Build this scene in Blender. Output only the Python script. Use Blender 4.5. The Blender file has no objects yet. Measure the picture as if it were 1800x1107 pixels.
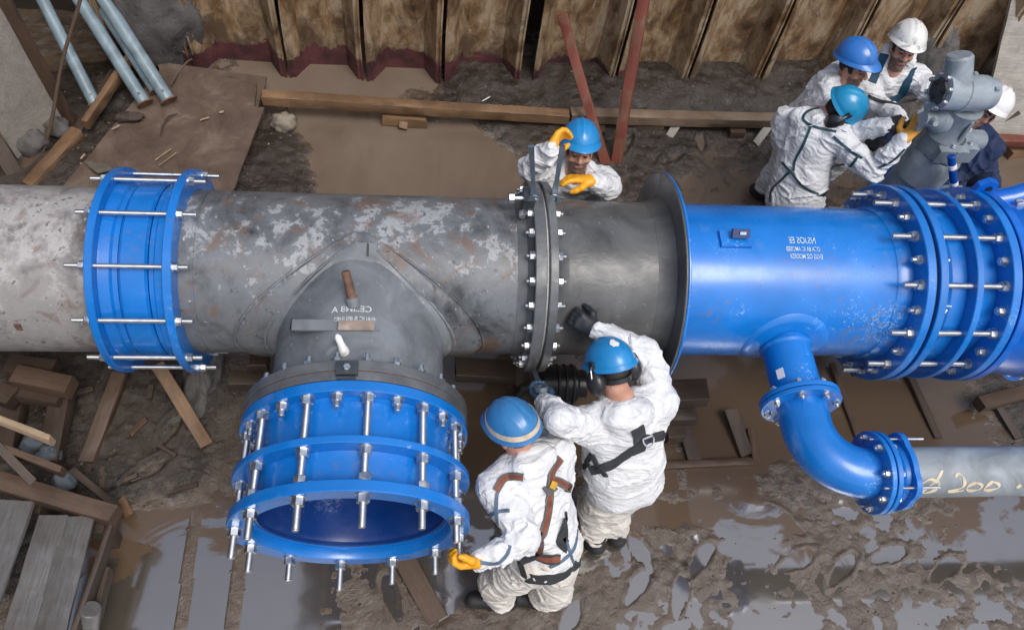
import bpy, math, random
import numpy as np
from mathutils import Vector, Matrix, Quaternion
from mathutils.bvhtree import BVHTree

random.seed(7)
rng = np.random.default_rng(7)
scene = bpy.context.scene
COL = scene.collection
R_ = math.radians

# ------------------------------------------------------------------ camera
CAM_POS = Vector((0.0, -2.699, 3.834))
CAM_ROT = (R_(32.483), R_(-5.918), R_(-2.996))
FPX = 1389.5                                   # focal length in pixels of an 1800 px wide picture
cam_d = bpy.data.cameras.new('camera')
cam_d.sensor_width = 36.0
cam_d.lens = FPX / 1800 * 36
cam_d.clip_start = 0.05
cam_d.clip_end = 500
cam = bpy.data.objects.new('camera', cam_d)
cam.location = CAM_POS
cam.rotation_euler = CAM_ROT
COL.objects.link(cam)
scene.camera = cam

# ------------------------------------------------------------------ overcast sky and soft sun
SUN_ELEV, SUN_AZ = R_(62), R_(150)              # azimuth measured from +Y towards +X
world = bpy.data.worlds.new('World')
scene.world = world
world.use_nodes = True
wn = world.node_tree
wn.nodes.clear()
sky = wn.nodes.new('ShaderNodeTexSky')
sky.sky_type = 'NISHITA'
sky.sun_disc = False
sky.sun_elevation = SUN_ELEV
sky.sun_rotation = SUN_AZ
sky.air_density = 1.0
sky.dust_density = 4.0
sky.ozone_density = 1.0
hsv = wn.nodes.new('ShaderNodeHueSaturation')
hsv.inputs['Saturation'].default_value = 0.75   # an overcast sky is greyer than a clear one
bg = wn.nodes.new('ShaderNodeBackground')
bg.inputs['Strength'].default_value = 0.15
wo = wn.nodes.new('ShaderNodeOutputWorld')
wn.links.new(sky.outputs[0], hsv.inputs['Color'])
wn.links.new(hsv.outputs[0], bg.inputs['Color'])
wn.links.new(bg.outputs[0], wo.inputs['Surface'])
sun_d = bpy.data.lights.new('sun', 'SUN')
sun_d.energy = 1.25
sun_d.angle = R_(28)
sun_d.color = (1.0, 0.97, 0.93)
sun = bpy.data.objects.new('sun', sun_d)
sd = Vector((math.sin(SUN_AZ) * math.cos(SUN_ELEV), math.cos(SUN_AZ) * math.cos(SUN_ELEV), math.sin(SUN_ELEV)))
sun.rotation_euler = sd.to_track_quat('Z', 'Y').to_euler()
sun.location = (0, 0, 12)
COL.objects.link(sun)
vs = scene.view_settings
vs.view_transform = 'Standard'
vs.look = 'None'
vs.exposure = 0.25
vs.gamma = 1
vs.use_curve_mapping = False

# ------------------------------------------------------------------ surveying helpers: pixel of the 1800 px photo -> place
_M = cam.rotation_euler.to_matrix()
def ray(px, py):
    return (_M @ Vector(((px - 900) / FPX, -(py - 553.5) / FPX, -1.0)))
def at(px, py, z):
    d = ray(px, py); return CAM_POS + d * ((z - CAM_POS.z) / d.z)
def aty(px, py, y):
    d = ray(px, py); return CAM_POS + d * ((y - CAM_POS.y) / d.y)
def reach(px, py, base, L, near=True):
    """the point seen at a pixel that lies a bone's length from its parent joint"""
    d = ray(px, py).normalized(); o = CAM_POS - base
    b = o.dot(d); c = o.dot(o) - L * L; disc = b * b - c
    if disc <= 0:
        p = CAM_POS + d * (-b); return base + (p - base).normalized() * L
    t = -b - math.sqrt(disc) if near else -b + math.sqrt(disc)
    return CAM_POS + d * t
def cyl_hit(px, py, r, y0=0.0, z0=0.0):
    d = ray(px, py); oy, oz = CAM_POS.y - y0, CAM_POS.z - z0
    a = d.y ** 2 + d.z ** 2; b = 2 * (oy * d.y + oz * d.z); c = oy * oy + oz * oz - r * r
    t = (-b - math.sqrt(max(0, b * b - 4 * a * c))) / (2 * a)
    return CAM_POS + d * t

# ------------------------------------------------------------------ noise (numpy)
_perm = rng.permutation(256).astype(np.int32)
_perm = np.concatenate([_perm, _perm, _perm])
_g3 = rng.normal(size=(256, 3)); _g3 /= np.linalg.norm(_g3, axis=1)[:, None]
def perlin(p):
    p = np.asarray(p, dtype=np.float64)
    i = np.floor(p).astype(np.int64); f = p - i; i &= 255
    u = f * f * f * (f * (f * 6 - 15) + 10)
    out = 0
    for dx in (0, 1):
        for dy in (0, 1):
            for dz in (0, 1):
                h = _perm[_perm[_perm[i[..., 0] + dx] + i[..., 1] + dy] + i[..., 2] + dz] & 255
                g = _g3[h]
                dot = g[..., 0] * (f[..., 0] - dx) + g[..., 1] * (f[..., 1] - dy) + g[..., 2] * (f[..., 2] - dz)
                w = (u[..., 0] if dx else 1 - u[..., 0]) * (u[..., 1] if dy else 1 - u[..., 1]) * (u[..., 2] if dz else 1 - u[..., 2])
                out = out + w * dot
    return out
def fbm(p, oct=4, gain=.5):
    p = np.asarray(p, float); a = 1.0; s = 0
    for k in range(oct):
        s = s + a * perlin(p * (2 ** k) + k * 17.3); a *= gain
    return s

# ------------------------------------------------------------------ mesh builder
class MB:
    def __init__(self): self.v = []; self.f = []; self.mi = []
    def add(self, vs, fs, mi=0):
        n = len(self.v); self.v += [Vector(v) for v in vs]
        self.f += [tuple(i + n for i in f) for f in fs]; self.mi += [mi] * len(fs)
        return self
    def box(self, c, s, rot=None, mi=0):
        c = Vector(c); hx, hy, hz = s[0] / 2, s[1] / 2, s[2] / 2
        vs = [Vector((x, y, z)) for z in (-hz, hz) for y in (-hy, hy) for x in (-hx, hx)]
        if rot is not None: vs = [rot @ v for v in vs]
        return self.add([c + v for v in vs], [(0, 2, 3, 1), (4, 5, 7, 6), (0, 1, 5, 4), (2, 6, 7, 3), (0, 4, 6, 2), (1, 3, 7, 5)], mi)
    def lathe(self, prof, o, ax, n=48, closed=True, a0=0, a1=2 * math.pi, mi=0):
        """profile of (t along axis, radius)"""
        o = Vector(o); ax = Vector(ax).normalized()
        u = Vector((0, 0, 1)) if abs(ax.z) < .9 else Vector((1, 0, 0))
        u = (u - ax * u.dot(ax)).normalized(); w = ax.cross(u)
        full = abs(a1 - a0 - 2 * math.pi) < 1e-6; m = n if full else n + 1
        vs = []; k = len(prof)
        for i in range(m):
            a = a0 + (a1 - a0) * i / n
            d = u * math.cos(a) + w * math.sin(a)
            vs += [o + ax * t + d * r for t, r in prof]
        fs = []
        for i in range(n):
            j = (i + 1) % m
            for q in range(k if closed else k - 1):
                q2 = (q + 1) % k
                fs.append((i * k + q, j * k + q, j * k + q2, i * k + q2))
        self.add(vs, fs, mi)
        if not closed and full:                                     # close the ends
            b = len(self.v) - len(vs)
            if prof[0][1] > 1e-6: self.f.append(tuple(b + i * k for i in range(m - 1, -1, -1))[::-1]); self.mi.append(mi)
            if prof[-1][1] > 1e-6: self.f.append(tuple(b + i * k + k - 1 for i in range(m))[::-1]); self.mi.append(mi)
        return self
    def ring(self, t0, t1, ri, ro, o, ax, n=72, b=.004):
        return self.lathe([(t0, ri), (t0, ro - b), (t0 + b, ro), (t1 - b, ro), (t1, ro - b), (t1, ri)], o, ax, n)
    def rod(self, p0, p1, r0, r1=None, n=12, b=0.0):
        p0, p1 = Vector(p0), Vector(p1); L = (p1 - p0).length; r1 = r0 if r1 is None else r1
        pr = [(0, r0 - b), (b, r0), (L - b, r1), (L, r1 - b)] if b else [(0, r0), (L, r1)]
        return self.lathe(pr, p0, p1 - p0, n, closed=False)
    def hexnut(self, o, ax, af, h, wash=0.0):
        o = Vector(o); ax = Vector(ax).normalized(); rc = af / math.sqrt(3); c = af * .06
        if wash: self.lathe([(0, 0.0), (0, rc * 1.18), (wash, rc * 1.18), (wash, 0)], o, ax, 16, closed=False)
        return self.lathe([(wash, 0.0), (wash, rc), (wash + h - c, rc), (wash + h, rc * .86), (wash + h, 0)], o, ax, 6, closed=False)
    def tube(self, pts, r, n=10, cap=True):
        pts = [Vector(p) for p in pts]; rs = r if isinstance(r, (list, tuple)) else [r] * len(pts)
        t0 = (pts[1] - pts[0]).normalized(); u = t0.orthogonal().normalized(); vs = []
        for i, p in enumerate(pts):
            t = (pts[min(i + 1, len(pts) - 1)] - pts[max(i - 1, 0)]).normalized()
            u = (u - t * u.dot(t)).normalized(); w = t.cross(u)
            vs += [p + (u * math.cos(2 * math.pi * k / n) + w * math.sin(2 * math.pi * k / n)) * rs[i] for k in range(n)]
        fs = [(i * n + k, i * n + (k + 1) % n, (i + 1) * n + (k + 1) % n, (i + 1) * n + k) for i in range(len(pts) - 1) for k in range(n)]
        if cap: fs += [tuple(range(n - 1, -1, -1)), tuple((len(pts) - 1) * n + k for k in range(n))]
        return self.add(vs, fs)
    def slab(self, outline, n, th):
        """a planar outline given thickness th along n"""
        n = Vector(n).normalized() * th; k = len(outline); o = [Vector(p) for p in outline]
        vs = o + [p + n for p in o]
        fs = [tuple(range(k - 1, -1, -1)), tuple(range(k, 2 * k))] + [(i, (i + 1) % k, k + (i + 1) % k, k + i) for i in range(k)]
        return self.add(vs, fs)
    def mesh(self, name, mats, origin=Vector((0, 0, 0)), smooth=35):
        me = bpy.data.meshes.new(name)
        me.from_pydata([v - origin for v in self.v], [], self.f)
        mats = mats if isinstance(mats, (list, tuple)) else [mats]
        for m in mats: me.materials.append(m)
        me.polygons.foreach_set('material_index', self.mi)
        finish(me, smooth); return me
def finish(me, smooth=35):
    import bmesh
    bm = bmesh.new(); bm.from_mesh(me); bmesh.ops.recalc_face_normals(bm, faces=bm.faces); bm.to_mesh(me); bm.free()
    if smooth:
        me.polygons.foreach_set('use_smooth', [True] * len(me.polygons))
        if smooth < 180: me.set_sharp_from_angle(angle=R_(smooth))
    me.update()
def tag(o, label=None, cat=None, group=None, kind=None):
    for k, v in (('label', label), ('category', cat), ('group', group), ('kind', kind)):
        if v: o[k] = v
    return o
def thing(name, loc, label, cat, group=None):
    o = bpy.data.objects.new(name, None); COL.objects.link(o); o.location = loc; o.empty_display_size = .1
    return tag(o, label, cat, group)
def root_loc(p):
    while p.parent: p = p.parent
    return Vector(p.location)
def obj(name, mb, mats, parent=None, smooth=35, label=None, origin=None):
    """link a builder (or mesh) as ONE object; vertices are world coordinates"""
    if isinstance(mb, MB):
        if parent is not None:
            # a part of a part is placed relative to the thing's base
            off = root_loc(parent) + (Vector(parent.location) if parent.parent else Vector((0, 0, 0)))
        else:
            off = Vector(origin) if origin is not None else sum(mb.v, Vector()) / len(mb.v)
        me = mb.mesh(name, mats, off, smooth)
    else: me = mb; off = Vector((0, 0, 0))
    o = bpy.data.objects.new(name, me); COL.objects.link(o)
    if parent is not None: o.parent = parent
    elif isinstance(mb, MB): o.location = off
    if label: o['label'] = label
    return o
def inst(name, me, parent, wloc, rot=None):
    """share a mesh: place it at a world spot under a parent"""
    o = bpy.data.objects.new(name, me); COL.objects.link(o); o.parent = parent
    base = root_loc(parent) + (Vector(parent.location) if parent.parent else Vector((0, 0, 0)))
    o.location = Vector(wloc) - base
    if rot is not None: o.rotation_euler = rot.to_euler()
    return o

# ------------------------------------------------------------------ materials
class Mat:
    def __init__(self, name, base=(.5, .5, .5), rough=.5, metal=0, spec=.5, ior=None, coat=0, coat_rough=.1):
        self.m = bpy.data.materials.new(name); self.m.use_nodes = True
        self.nt = self.m.node_tree; self.b = self.nt.nodes['Principled BSDF']
        self.b.inputs['Base Color'].default_value = (*base, 1)
        self.b.inputs['Roughness'].default_value = rough
        self.b.inputs['Metallic'].default_value = metal
        self.b.inputs['Specular IOR Level'].default_value = spec
        if ior: self.b.inputs['IOR'].default_value = ior
        self.b.inputs['Coat Weight'].default_value = coat
        self.b.inputs['Coat Roughness'].default_value = coat_rough
        self.tc = self.nt.nodes.new('ShaderNodeTexCoord')
    def n(self, t): return self.nt.nodes.new('ShaderNode' + t)
    def l(self, a, b): self.nt.links.new(a, b)
    def coord(self, scale=(1, 1, 1), rot=(0, 0, 0), src='Object'):
        mp = self.n('Mapping'); mp.inputs['Scale'].default_value = scale; mp.inputs['Rotation'].default_value = rot
        self.l(self.tc.outputs[src], mp.inputs['Vector']); return mp.outputs[0]
    def rnd(self):
        return self.n('ObjectInfo').outputs['Random']
    def noise(self, scale, detail=4, rough=.55, dist=0, vec=None, w=None):
        t = self.n('TexNoise')
        if w is not None:
            t.noise_dimensions = '4D'; self.l(w, t.inputs['W'])
        t.inputs['Scale'].default_value = scale; t.inputs['Detail'].default_value = detail
        t.inputs['Roughness'].default_value = rough; t.inputs['Distortion'].default_value = dist
        self.l(vec if vec is not None else self.tc.outputs['Object'], t.inputs['Vector']); return t.outputs['Fac']
    def voro(self, scale, feature='F1', vec=None, out='Distance'):
        t = self.n('TexVoronoi'); t.feature = feature; t.inputs['Scale'].default_value = scale
        self.l(vec if vec is not None else self.tc.outputs['Object'], t.inputs['Vector']); return t.outputs[out]
    def ramp(self, fac, stops, interp='LINEAR'):
        r = self.n('ValToRGB'); e = r.color_ramp.elements; r.color_ramp.interpolation = interp
        while len(e) < len(stops): e.new(.5)
        for el, (p, c) in zip(e, stops):
            el.position = p; el.color = (*c, 1) if isinstance(c, tuple) else (c, c, c, 1)
        self.l(fac, r.inputs[0]); return r.outputs[0]
    def mix(self, fac, a, b, mode='MIX'):
        x = self.n('Mix'); x.data_type = 'RGBA'; x.blend_type = mode
        if isinstance(fac, (int, float)): x.inputs[0].default_value = fac
        else: self.l(fac, x.inputs[0])
        for s, k in ((a, 6), (b, 7)):
            if isinstance(s, tuple): x.inputs[k].default_value = (*s, 1)
            else: self.l(s, x.inputs[k])
        return x.outputs[2]
    def math(self, op, a, b=0.0, clamp=False):
        x = self.n('Math'); x.operation = op; x.use_clamp = clamp
        for s, k in ((a, 0), (b, 1)):
            if isinstance(s, (int, float)): x.inputs[k].default_value = s
            else: self.l(s, x.inputs[k])
        return x.outputs[0]
    def axis(self, i, src='Object'):
        s = self.n('SeparateXYZ'); self.l(self.tc.outputs[src], s.inputs[0]); return s.outputs[i]
    def normal(self, i):
        g = self.n('NewGeometry'); s = self.n('SeparateXYZ'); self.l(g.outputs['Normal'], s.inputs[0]); return s.outputs[i]
    def base(self, c): self.l(c, self.b.inputs['Base Color']); return self
    def rough(self, c): self.l(c, self.b.inputs['Roughness']); return self
    def bump(self, h, strength=.3, dist=.01):
        bp = self.n('Bump'); bp.inputs['Strength'].default_value = strength; bp.inputs['Distance'].default_value = dist
        self.l(h, bp.inputs['Height'])
        old = self.b.inputs['Normal']
        if old.is_linked: self.l(old.links[0].from_socket, bp.inputs['Normal'])
        self.l(bp.outputs[0], old); return self

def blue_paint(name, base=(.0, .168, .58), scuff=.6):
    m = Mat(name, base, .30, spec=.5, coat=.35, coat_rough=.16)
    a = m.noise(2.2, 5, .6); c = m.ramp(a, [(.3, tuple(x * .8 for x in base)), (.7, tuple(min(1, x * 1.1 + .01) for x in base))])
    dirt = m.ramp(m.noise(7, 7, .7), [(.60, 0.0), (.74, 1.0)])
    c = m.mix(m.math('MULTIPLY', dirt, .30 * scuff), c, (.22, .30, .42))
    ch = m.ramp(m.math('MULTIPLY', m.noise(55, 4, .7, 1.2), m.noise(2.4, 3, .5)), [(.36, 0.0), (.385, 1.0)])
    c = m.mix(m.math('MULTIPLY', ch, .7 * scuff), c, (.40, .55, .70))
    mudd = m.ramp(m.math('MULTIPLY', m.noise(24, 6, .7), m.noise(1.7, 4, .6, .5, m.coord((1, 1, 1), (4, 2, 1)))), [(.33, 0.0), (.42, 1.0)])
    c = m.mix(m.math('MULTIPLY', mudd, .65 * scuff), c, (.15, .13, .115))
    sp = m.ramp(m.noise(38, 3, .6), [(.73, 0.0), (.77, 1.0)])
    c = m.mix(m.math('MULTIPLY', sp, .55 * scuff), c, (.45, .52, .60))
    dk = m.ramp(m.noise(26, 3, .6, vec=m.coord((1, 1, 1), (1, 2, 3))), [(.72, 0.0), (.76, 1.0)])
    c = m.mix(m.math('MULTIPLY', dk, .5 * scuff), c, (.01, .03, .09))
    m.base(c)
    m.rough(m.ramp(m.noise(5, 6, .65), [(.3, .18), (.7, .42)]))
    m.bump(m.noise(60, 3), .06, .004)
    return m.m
BLUE = blue_paint('blue_epoxy')
BLUE_PIPE = blue_paint('blue_epoxy_scuffed', (.0, .175, .60), .8)

def zinc():
    m = Mat('zinc_steel', (.62, .65, .68), .34, 1)
    m.base(m.ramp(m.noise(30, 5), [(.3, (.42, .44, .46)), (.7, (.74, .77, .80))]))
    m.rough(m.ramp(m.noise(18, 5), [(.3, .28), (.7, .5)])); return m.m
ZINC = zinc()
def thread():
    m = Mat('threaded_zinc', (.62, .65, .68), .4, 1)
    w = m.n('TexWave'); w.bands_direction = 'Z'; w.inputs['Scale'].default_value = 90
    m.l(m.tc.outputs['Object'], w.inputs['Vector'])
    m.base(m.ramp(m.noise(12, 4), [(.3, (.44, .46, .47)), (.7, (.72, .74, .76))]))
    m.bump(w.outputs['Fac'], .35, .003); return m.m
THREAD = thread()

def weathered(name, light, mid, dark, brown, seed, deposits=.6):
    """old coated pipe: lime deposits lie on its top, tar and rust patches elsewhere"""
    m = Mat(name, mid, .5)
    v = m.coord((1, 1, 1), (seed, seed * .7, seed * 1.3))
    a = m.noise(2.6, 9, .68, .6, v); b = m.noise(9, 8, .7, .3, v); c3 = m.noise(34, 5, .6, 0, v)
    c = m.ramp(m.math('ADD', m.math('MULTIPLY', a, .7), m.math('MULTIPLY', b, .3)), [(.36, dark), (.5, mid), (.66, tuple(x * 1.25 for x in mid))])
    nz = m.normal(2)
    dep = m.math('ADD', m.math('MULTIPLY', nz, .30), m.math('ADD', m.math('MULTIPLY', a, .55), m.math('MULTIPLY', b, .75)))
    dm = m.ramp(dep, [(.99 - .1 * deposits, 0.0), (1.13 - .1 * deposits, 1.0)])
    c = m.mix(m.math('MULTIPLY', dm, m.ramp(c3, [(.3, .45), (.6, .9)])), c, light)
    br = m.ramp(m.noise(4.5, 6, .6, .8, m.coord((1, 1, 1), (seed + 2, 1, 3))), [(.55, 0.0), (.64, 1.0)])
    c = m.mix(m.math('MULTIPLY', br, .7), c, brown)
    tar = m.ramp(m.math('ADD', m.math('MULTIPLY', c3, .55), m.math('MULTIPLY', b, .5)), [(.60, 0.0), (.65, 1.0)])
    c = m.mix(m.math('MULTIPLY', tar, .7), c, tuple(x * .5 for x in dark))
    fl = m.ramp(m.noise(48, 2, .5, 0, m.coord((1, .5, 1), (seed, 2, 1))), [(.72, 0.0), (.75, 1.0)])
    c = m.mix(m.math('MULTIPLY', fl, .7), c, (.55, .57, .58))
    m.base(c)
    m.rough(m.ramp(b, [(.3, .30), (.7, .62)]))
    m.bump(m.noise(14, 8, .7, .3, v), .25, .012)
    return m.m
OLD_PIPE = weathered('lime_stained_pipe', (.42, .41, .405), (.26, .25, .245), (.06, .058, .06), (.17, .125, .105), 1.0, .9)
TEE_MAT = weathered('tar_coated_tee', (.36, .375, .39), (.135, .146, .158), (.030, .033, .037), (.15, .09, .06), 4.0, .25)
def grey_coat(name, base, scr=.5):
    m = Mat(name, base, .38)
    a = m.noise(3, 7, .65, .8); c = m.ramp(a, [(.33, tuple(x * .6 for x in base)), (.66, tuple(x * 1.35 for x in base))])
    s = m.ramp(m.noise(5, 7, .72, 2.5), [(.62, 0.0), (.68, .6), (.70, .1)])
    c = m.mix(m.math('MULTIPLY', s, scr), c, (.34, .36, .38))
    f = m.ramp(m.noise(40, 3, .5), [(.72, 0.0), (.76, .8)])
    c = m.mix(m.math('MULTIPLY', f, scr), c, (.42, .43, .44))
    m.base(c).rough(m.ramp(m.noise(6, 5), [(.3, .25), (.7, .5)])).bump(m.noise(5, 6, .6, 1.5), .22, .02)
    return m.m
BRANCH_MAT = grey_coat('grey_bitumen_coat', (.15, .165, .18), .9)
SPOOL_MAT = grey_coat('dark_grey_coat', (.095, .098, .10), .55)
FLANGE_MAT = grey_coat('grey_flange_coat', (.105, .112, .12), .35)
GALV = grey_coat('galvanised_pipe', (.25, .285, .31), .5)
TUBE_MAT = grey_coat('blue_grey_tube', (.20, .27, .315), .5)
ACT_MAT = grey_coat('grey_valve_paint', (.24, .28, .31), .12)

def plain(name, base, rough=.5, metal=0, vary=.25, scale=12, bump=.1, **k):
    m = Mat(name, base, rough, metal, **k)
    m.base(m.ramp(m.noise(scale, 5), [(.3, tuple(x * (1 - vary) for x in base)), (.7, tuple(min(1, x * (1 + vary)) for x in base))]))
    if bump: m.bump(m.noise(scale * 4, 4), bump, .004)
    return m.m
BLACK = plain('black_plastic', (.018, .019, .022), .32)
BLACK_RUB = plain('black_rubber', (.02, .02, .022), .6)
GASKET = plain('white_gasket', (.62, .62, .60), .6)
RUST = plain('rusty_steel', (.16, .085, .055), .7, 0, .5, 18, .3)
DARK_STEEL = plain('dark_steel', (.075, .085, .095), .38, .6)
TOOL_STEEL = plain('tool_steel', (.20, .25, .30), .3, .75)
WHITE_PAINT = plain('white_paint', (.80, .80, .78), .4, vary=.06)
CREAM_SPRAY = plain('cream_spray', (.62, .52, .38), .7, vary=.15)
LABEL = plain('white_label', (.78, .79, .80), .45, vary=.04)

def wood(name, a, b, dark=.5, wet=.5, stain=(.05, .035, .025), grain=1.0, paint=None):
    m = Mat(name, a, .6)
    w = m.rnd(); v = m.coord((1.2, 14, 14))
    g = m.noise(5, 6, .65, .9, v, w); g2 = m.noise(26, 4, .6, .2, v, w)
    c = m.ramp(m.math('ADD', m.math('MULTIPLY', g, .7), m.math('MULTIPLY', g2, .3)), [(.33, b), (.62, a)])
    if paint: c = m.mix(m.ramp(m.noise(6, 7, .7, .3, None, w), [(.40, .0), (.5, 1.0)]), c, paint)
    st = m.ramp(m.noise(3.2, 8, .7, .5, None, w), [(.5 - .12 * dark, 0.0), (.72, 1.0)])
    c = m.mix(m.math('MULTIPLY', st, .85 * dark + .1), c, stain)
    m.base(c); m.rough(m.ramp(m.noise(5, 5, .6, 0, None, w), [(.3, .75 - .45 * wet), (.7, .85 - .3 * wet)]))
    m.bump(g2, .25 * grain, .006); m.bump(g, .2 * grain, .01)
    return m.m
W_OCHRE = wood('ochre_timber', (.25, .145, .072), (.115, .065, .034), .75, .5)
W_BROWN = wood('brown_timber', (.115, .070, .045), (.055, .035, .024), .7, .7)
W_DARK = wood('dark_wet_timber', (.075, .05, .036), (.036, .025, .02), .7, .75)
W_GREY = wood('grey_board', (.40, .37, .33), (.22, .20, .175), .55, .5, (.10, .085, .07))
W_GREYWET = wood('wet_grey_board', (.17, .175, .185), (.075, .073, .072), 1.0, .95, (.08, .065, .052))
W_FADED = wood('faded_timber', (.25, .18, .125), (.13, .09, .06), .6, .4)
W_RED = wood('red_painted_timber', (.20, .10, .06), (.11, .05, .035), .45, .5, (.045, .022, .02), 1, (.18, .045, .028))
W_PALE = wood('pale_sawn_board', (.46, .36, .25), (.30, .21, .13), .35, .3)
def plywood():
    m = Mat('muddy_plywood', (.2, .15, .11), .6)
    v = m.coord((1, 6, 1))
    c = m.ramp(m.noise(3, 8, .7, .5), [(.3, (.06, .040, .030)), (.52, (.115, .080, .060)), (.72, (.20, .16, .13))])
    c = m.mix(m.ramp(m.noise(9, 6, .7, .8), [(.58, 0.0), (.68, .8)]), c, (.07, .048, .036))
    c = m.mix(m.ramp(m.noise(22, 3, .6, 3.0, v), [(.69, 0.0), (.73, .5)]), c, (.36, .31, .26))
    m.base(c).rough(m.ramp(m.noise(4, 6), [(.3, .35), (.7, .75)])).bump(m.noise(22, 7, .7), .35, .01)
    return m.m
PLY = plywood()

def piling():
    """rust-stained sheet steel, water runs down it; maroon primer on the foot"""
    m = Mat('rusty_sheet_piling', (.3, .2, .1), .6)
    w = m.rnd(); v = m.coord((3.2, 3.2, 1.5)); v2 = m.coord((7, 7, .6))
    a = m.noise(1.6, 8, .68, .6, v, w); b = m.noise(2.2, 7, .7, .5, v2, w); c3 = m.noise(3.4, 8, .7, .4, None, w)
    c = m.ramp(a, [(.32, (.045, .027, .016)), (.42, (.135, .08, .042)), (.50, (.26, .18, .105)), (.59, (.37, .29, .20)), (.72, (.20, .165, .13))])
    c = m.mix(m.ramp(b, [(.52, 0.0), (.68, .8)]), c, (.22, .11, .035))
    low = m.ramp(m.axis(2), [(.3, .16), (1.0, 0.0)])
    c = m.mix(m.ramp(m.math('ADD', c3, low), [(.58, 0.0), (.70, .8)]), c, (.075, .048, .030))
    pale = m.ramp(m.noise(5, 7, .7, .2, v, w), [(.60, 0.0), (.68, .75)])
    c = m.mix(pale, c, (.46, .40, .31))
    sp = m.ramp(m.noise(34, 3, .5, 0, m.coord((1, 1, .6)), w), [(.70, 0.0), (.74, .8)])
    c = m.mix(sp, c, (.04, .026, .018))
    z = m.axis(2); zz = m.math('ADD', z, m.math('MULTIPLY', m.math('SUBTRACT', m.noise(5, 6, .65, .6, None, w), .5), .40))
    foot = m.ramp(zz, [(.315, 1.0), (.345, 0.0)])
    prim = m.ramp(m.noise(6, 6, .65, 0, None, w), [(.36, (.028, .015, .016)), (.52, (.085, .026, .030)), (.72, (.14, .05, .048))])
    c = m.mix(foot, c, prim)
    m.base(c).rough(m.ramp(a, [(.3, .42), (.7, .7)])).bump(m.noise(9, 5, .6, .3, v), .22, .012)
    return m.m
PILING = piling()
def concrete(name, base=(.20, .19, .18), dark=(.06, .055, .05)):
    m = Mat(name, base, .7)
    c = m.ramp(m.noise(3, 8, .7, .6), [(.32, dark), (.5, base), (.7, tuple(x * 1.3 for x in base))])
    c = m.mix(m.ramp(m.noise(20, 5, .7), [(.6, 0.0), (.7, .6)]), c, tuple(x * .4 for x in dark))
    m.base(c).bump(m.noise(14, 8, .75), .6, .03); return m.m
ROCK = concrete('wet_clay_bank', (.105, .098, .095), (.035, .032, .032))

def mud():
    m = Mat('wet_mud', (.1, .08, .06), .4)
    h = m.axis(2)                                         # height above the water line
    a = m.noise(1.3, 8, .65, .4); b = m.noise(9, 8, .7, .6); c3 = m.noise(40, 6, .7)
    c = m.ramp(m.math('ADD', m.math('MULTIPLY', a, .6), m.math('MULTIPLY', b, .4)), [(.33, (.015, .0115, .009)), (.5, (.033, .0245, .0185)), (.68, (.064, .047, .035))])
    silt = m.ramp(m.math('ADD', h, m.math('MULTIPLY', m.math('SUBTRACT', b, .5), .02)), [(.012, 1.0), (.024, 0.0)])
    c = m.mix(m.math('MULTIPLY', silt, .75), c, (.112, .080, .055))
    m.base(c)
    wet = m.ramp(m.math('ADD', m.math('MULTIPLY', b, .6), m.math('MULTIPLY', a, .4)), [(.40, .13), (.60, .60)])
    shore = m.ramp(m.math('ADD', h, m.math('MULTIPLY', m.math('SUBTRACT', c3, .5), .03)), [(.006, .0), (.05, 1.0)])
    m.rough(m.math('MULTIPLY', wet, m.math('ADD', .5, m.math('MULTIPLY', shore, .5))))
    sp2 = m.math('SUBTRACT', .75, m.math('MULTIPLY', shore, .35)); m.l(sp2, m.b.inputs['Specular IOR Level']); m.b.inputs['IOR'].default_value = 1.65
    m.bump(m.noise(9, 10, .74, 1.4), .6, .04); m.bump(c3, .28, .010); m.bump(m.voro(26, 'DISTANCE_TO_EDGE', m.coord((1, 1, .2))), .12, .006)
    return m.m
MUD = mud()
def water(name='muddy_water', c0=(.066, .056, .045), c1=(.090, .076, .060), ior=3.1):
    m = Mat(name, c0, .07, ior=ior)
    a = m.noise(.9, 6, .6, .5)
    clear = m.ramp(a, [(.35, c0), (.65, c1)])
    if ior > 2:                                            # stirred-up silt clouds the water under the pipes and in patches in front
        yy = m.math('ADD', m.axis(1), m.math('MULTIPLY', m.math('SUBTRACT', m.noise(1.5, 6, .6, .8, m.coord((1, 1.6, 1))), .5), 2.3))
        sm = m.ramp(m.math('ADD', m.math('MULTIPLY', yy, .5), 1.0), [(.42, 0.0), (.47, 1.0)])
        m.base(m.mix(sm, clear, (.105, .072, .047)))
        m.l(m.math('SUBTRACT', .55, m.math('MULTIPLY', sm, .46)), m.b.inputs['Specular IOR Level'])
    else: m.base(clear)
    m.rough(m.ramp(m.noise(1.7, 5, .6, .7), [(.45, .05), (.7, .16)]))
    m.bump(m.noise(5, 3, .5, .6), .03, .02)
    return m.m
WATER = water(); SILT = water('silty_water', (.125, .092, .068), (.175, .135, .105), 1.5)
def tyvek(name='white_coverall_fabric', base=(.69, .705, .725), dirt=.4):
    m = Mat(name, base, .55, spec=.35)
    d = m.ramp(m.noise(5, 7, .68, .4), [(.52, 0.0), (.78, 1.0)])
    m.base(m.mix(m.math('MULTIPLY', d, dirt), m.ramp(m.noise(3, 4), [(.3, tuple(x * .93 for x in base)), (.7, base)]), (.42, .38, .33)))
    for sc, rot, st, dist in (((5, 9, 14), (.5, .3, .8), .30, .016), ((9, 6, 16), (1.2, .9, .2), .20, .010), ((26, 22, 18), (.2, 1.4, .6), .08, .005)):
        k = m.math('ABSOLUTE', m.math('SUBTRACT', m.noise(1.0, 2, .5, .9, m.coord(sc, rot)), .5))
        m.bump(m.math('MINIMUM', m.math('MULTIPLY', k, 9.0), 1.0), st, dist)
    m.bump(m.noise(90, 2), .05, .002)
    return m.m
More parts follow.
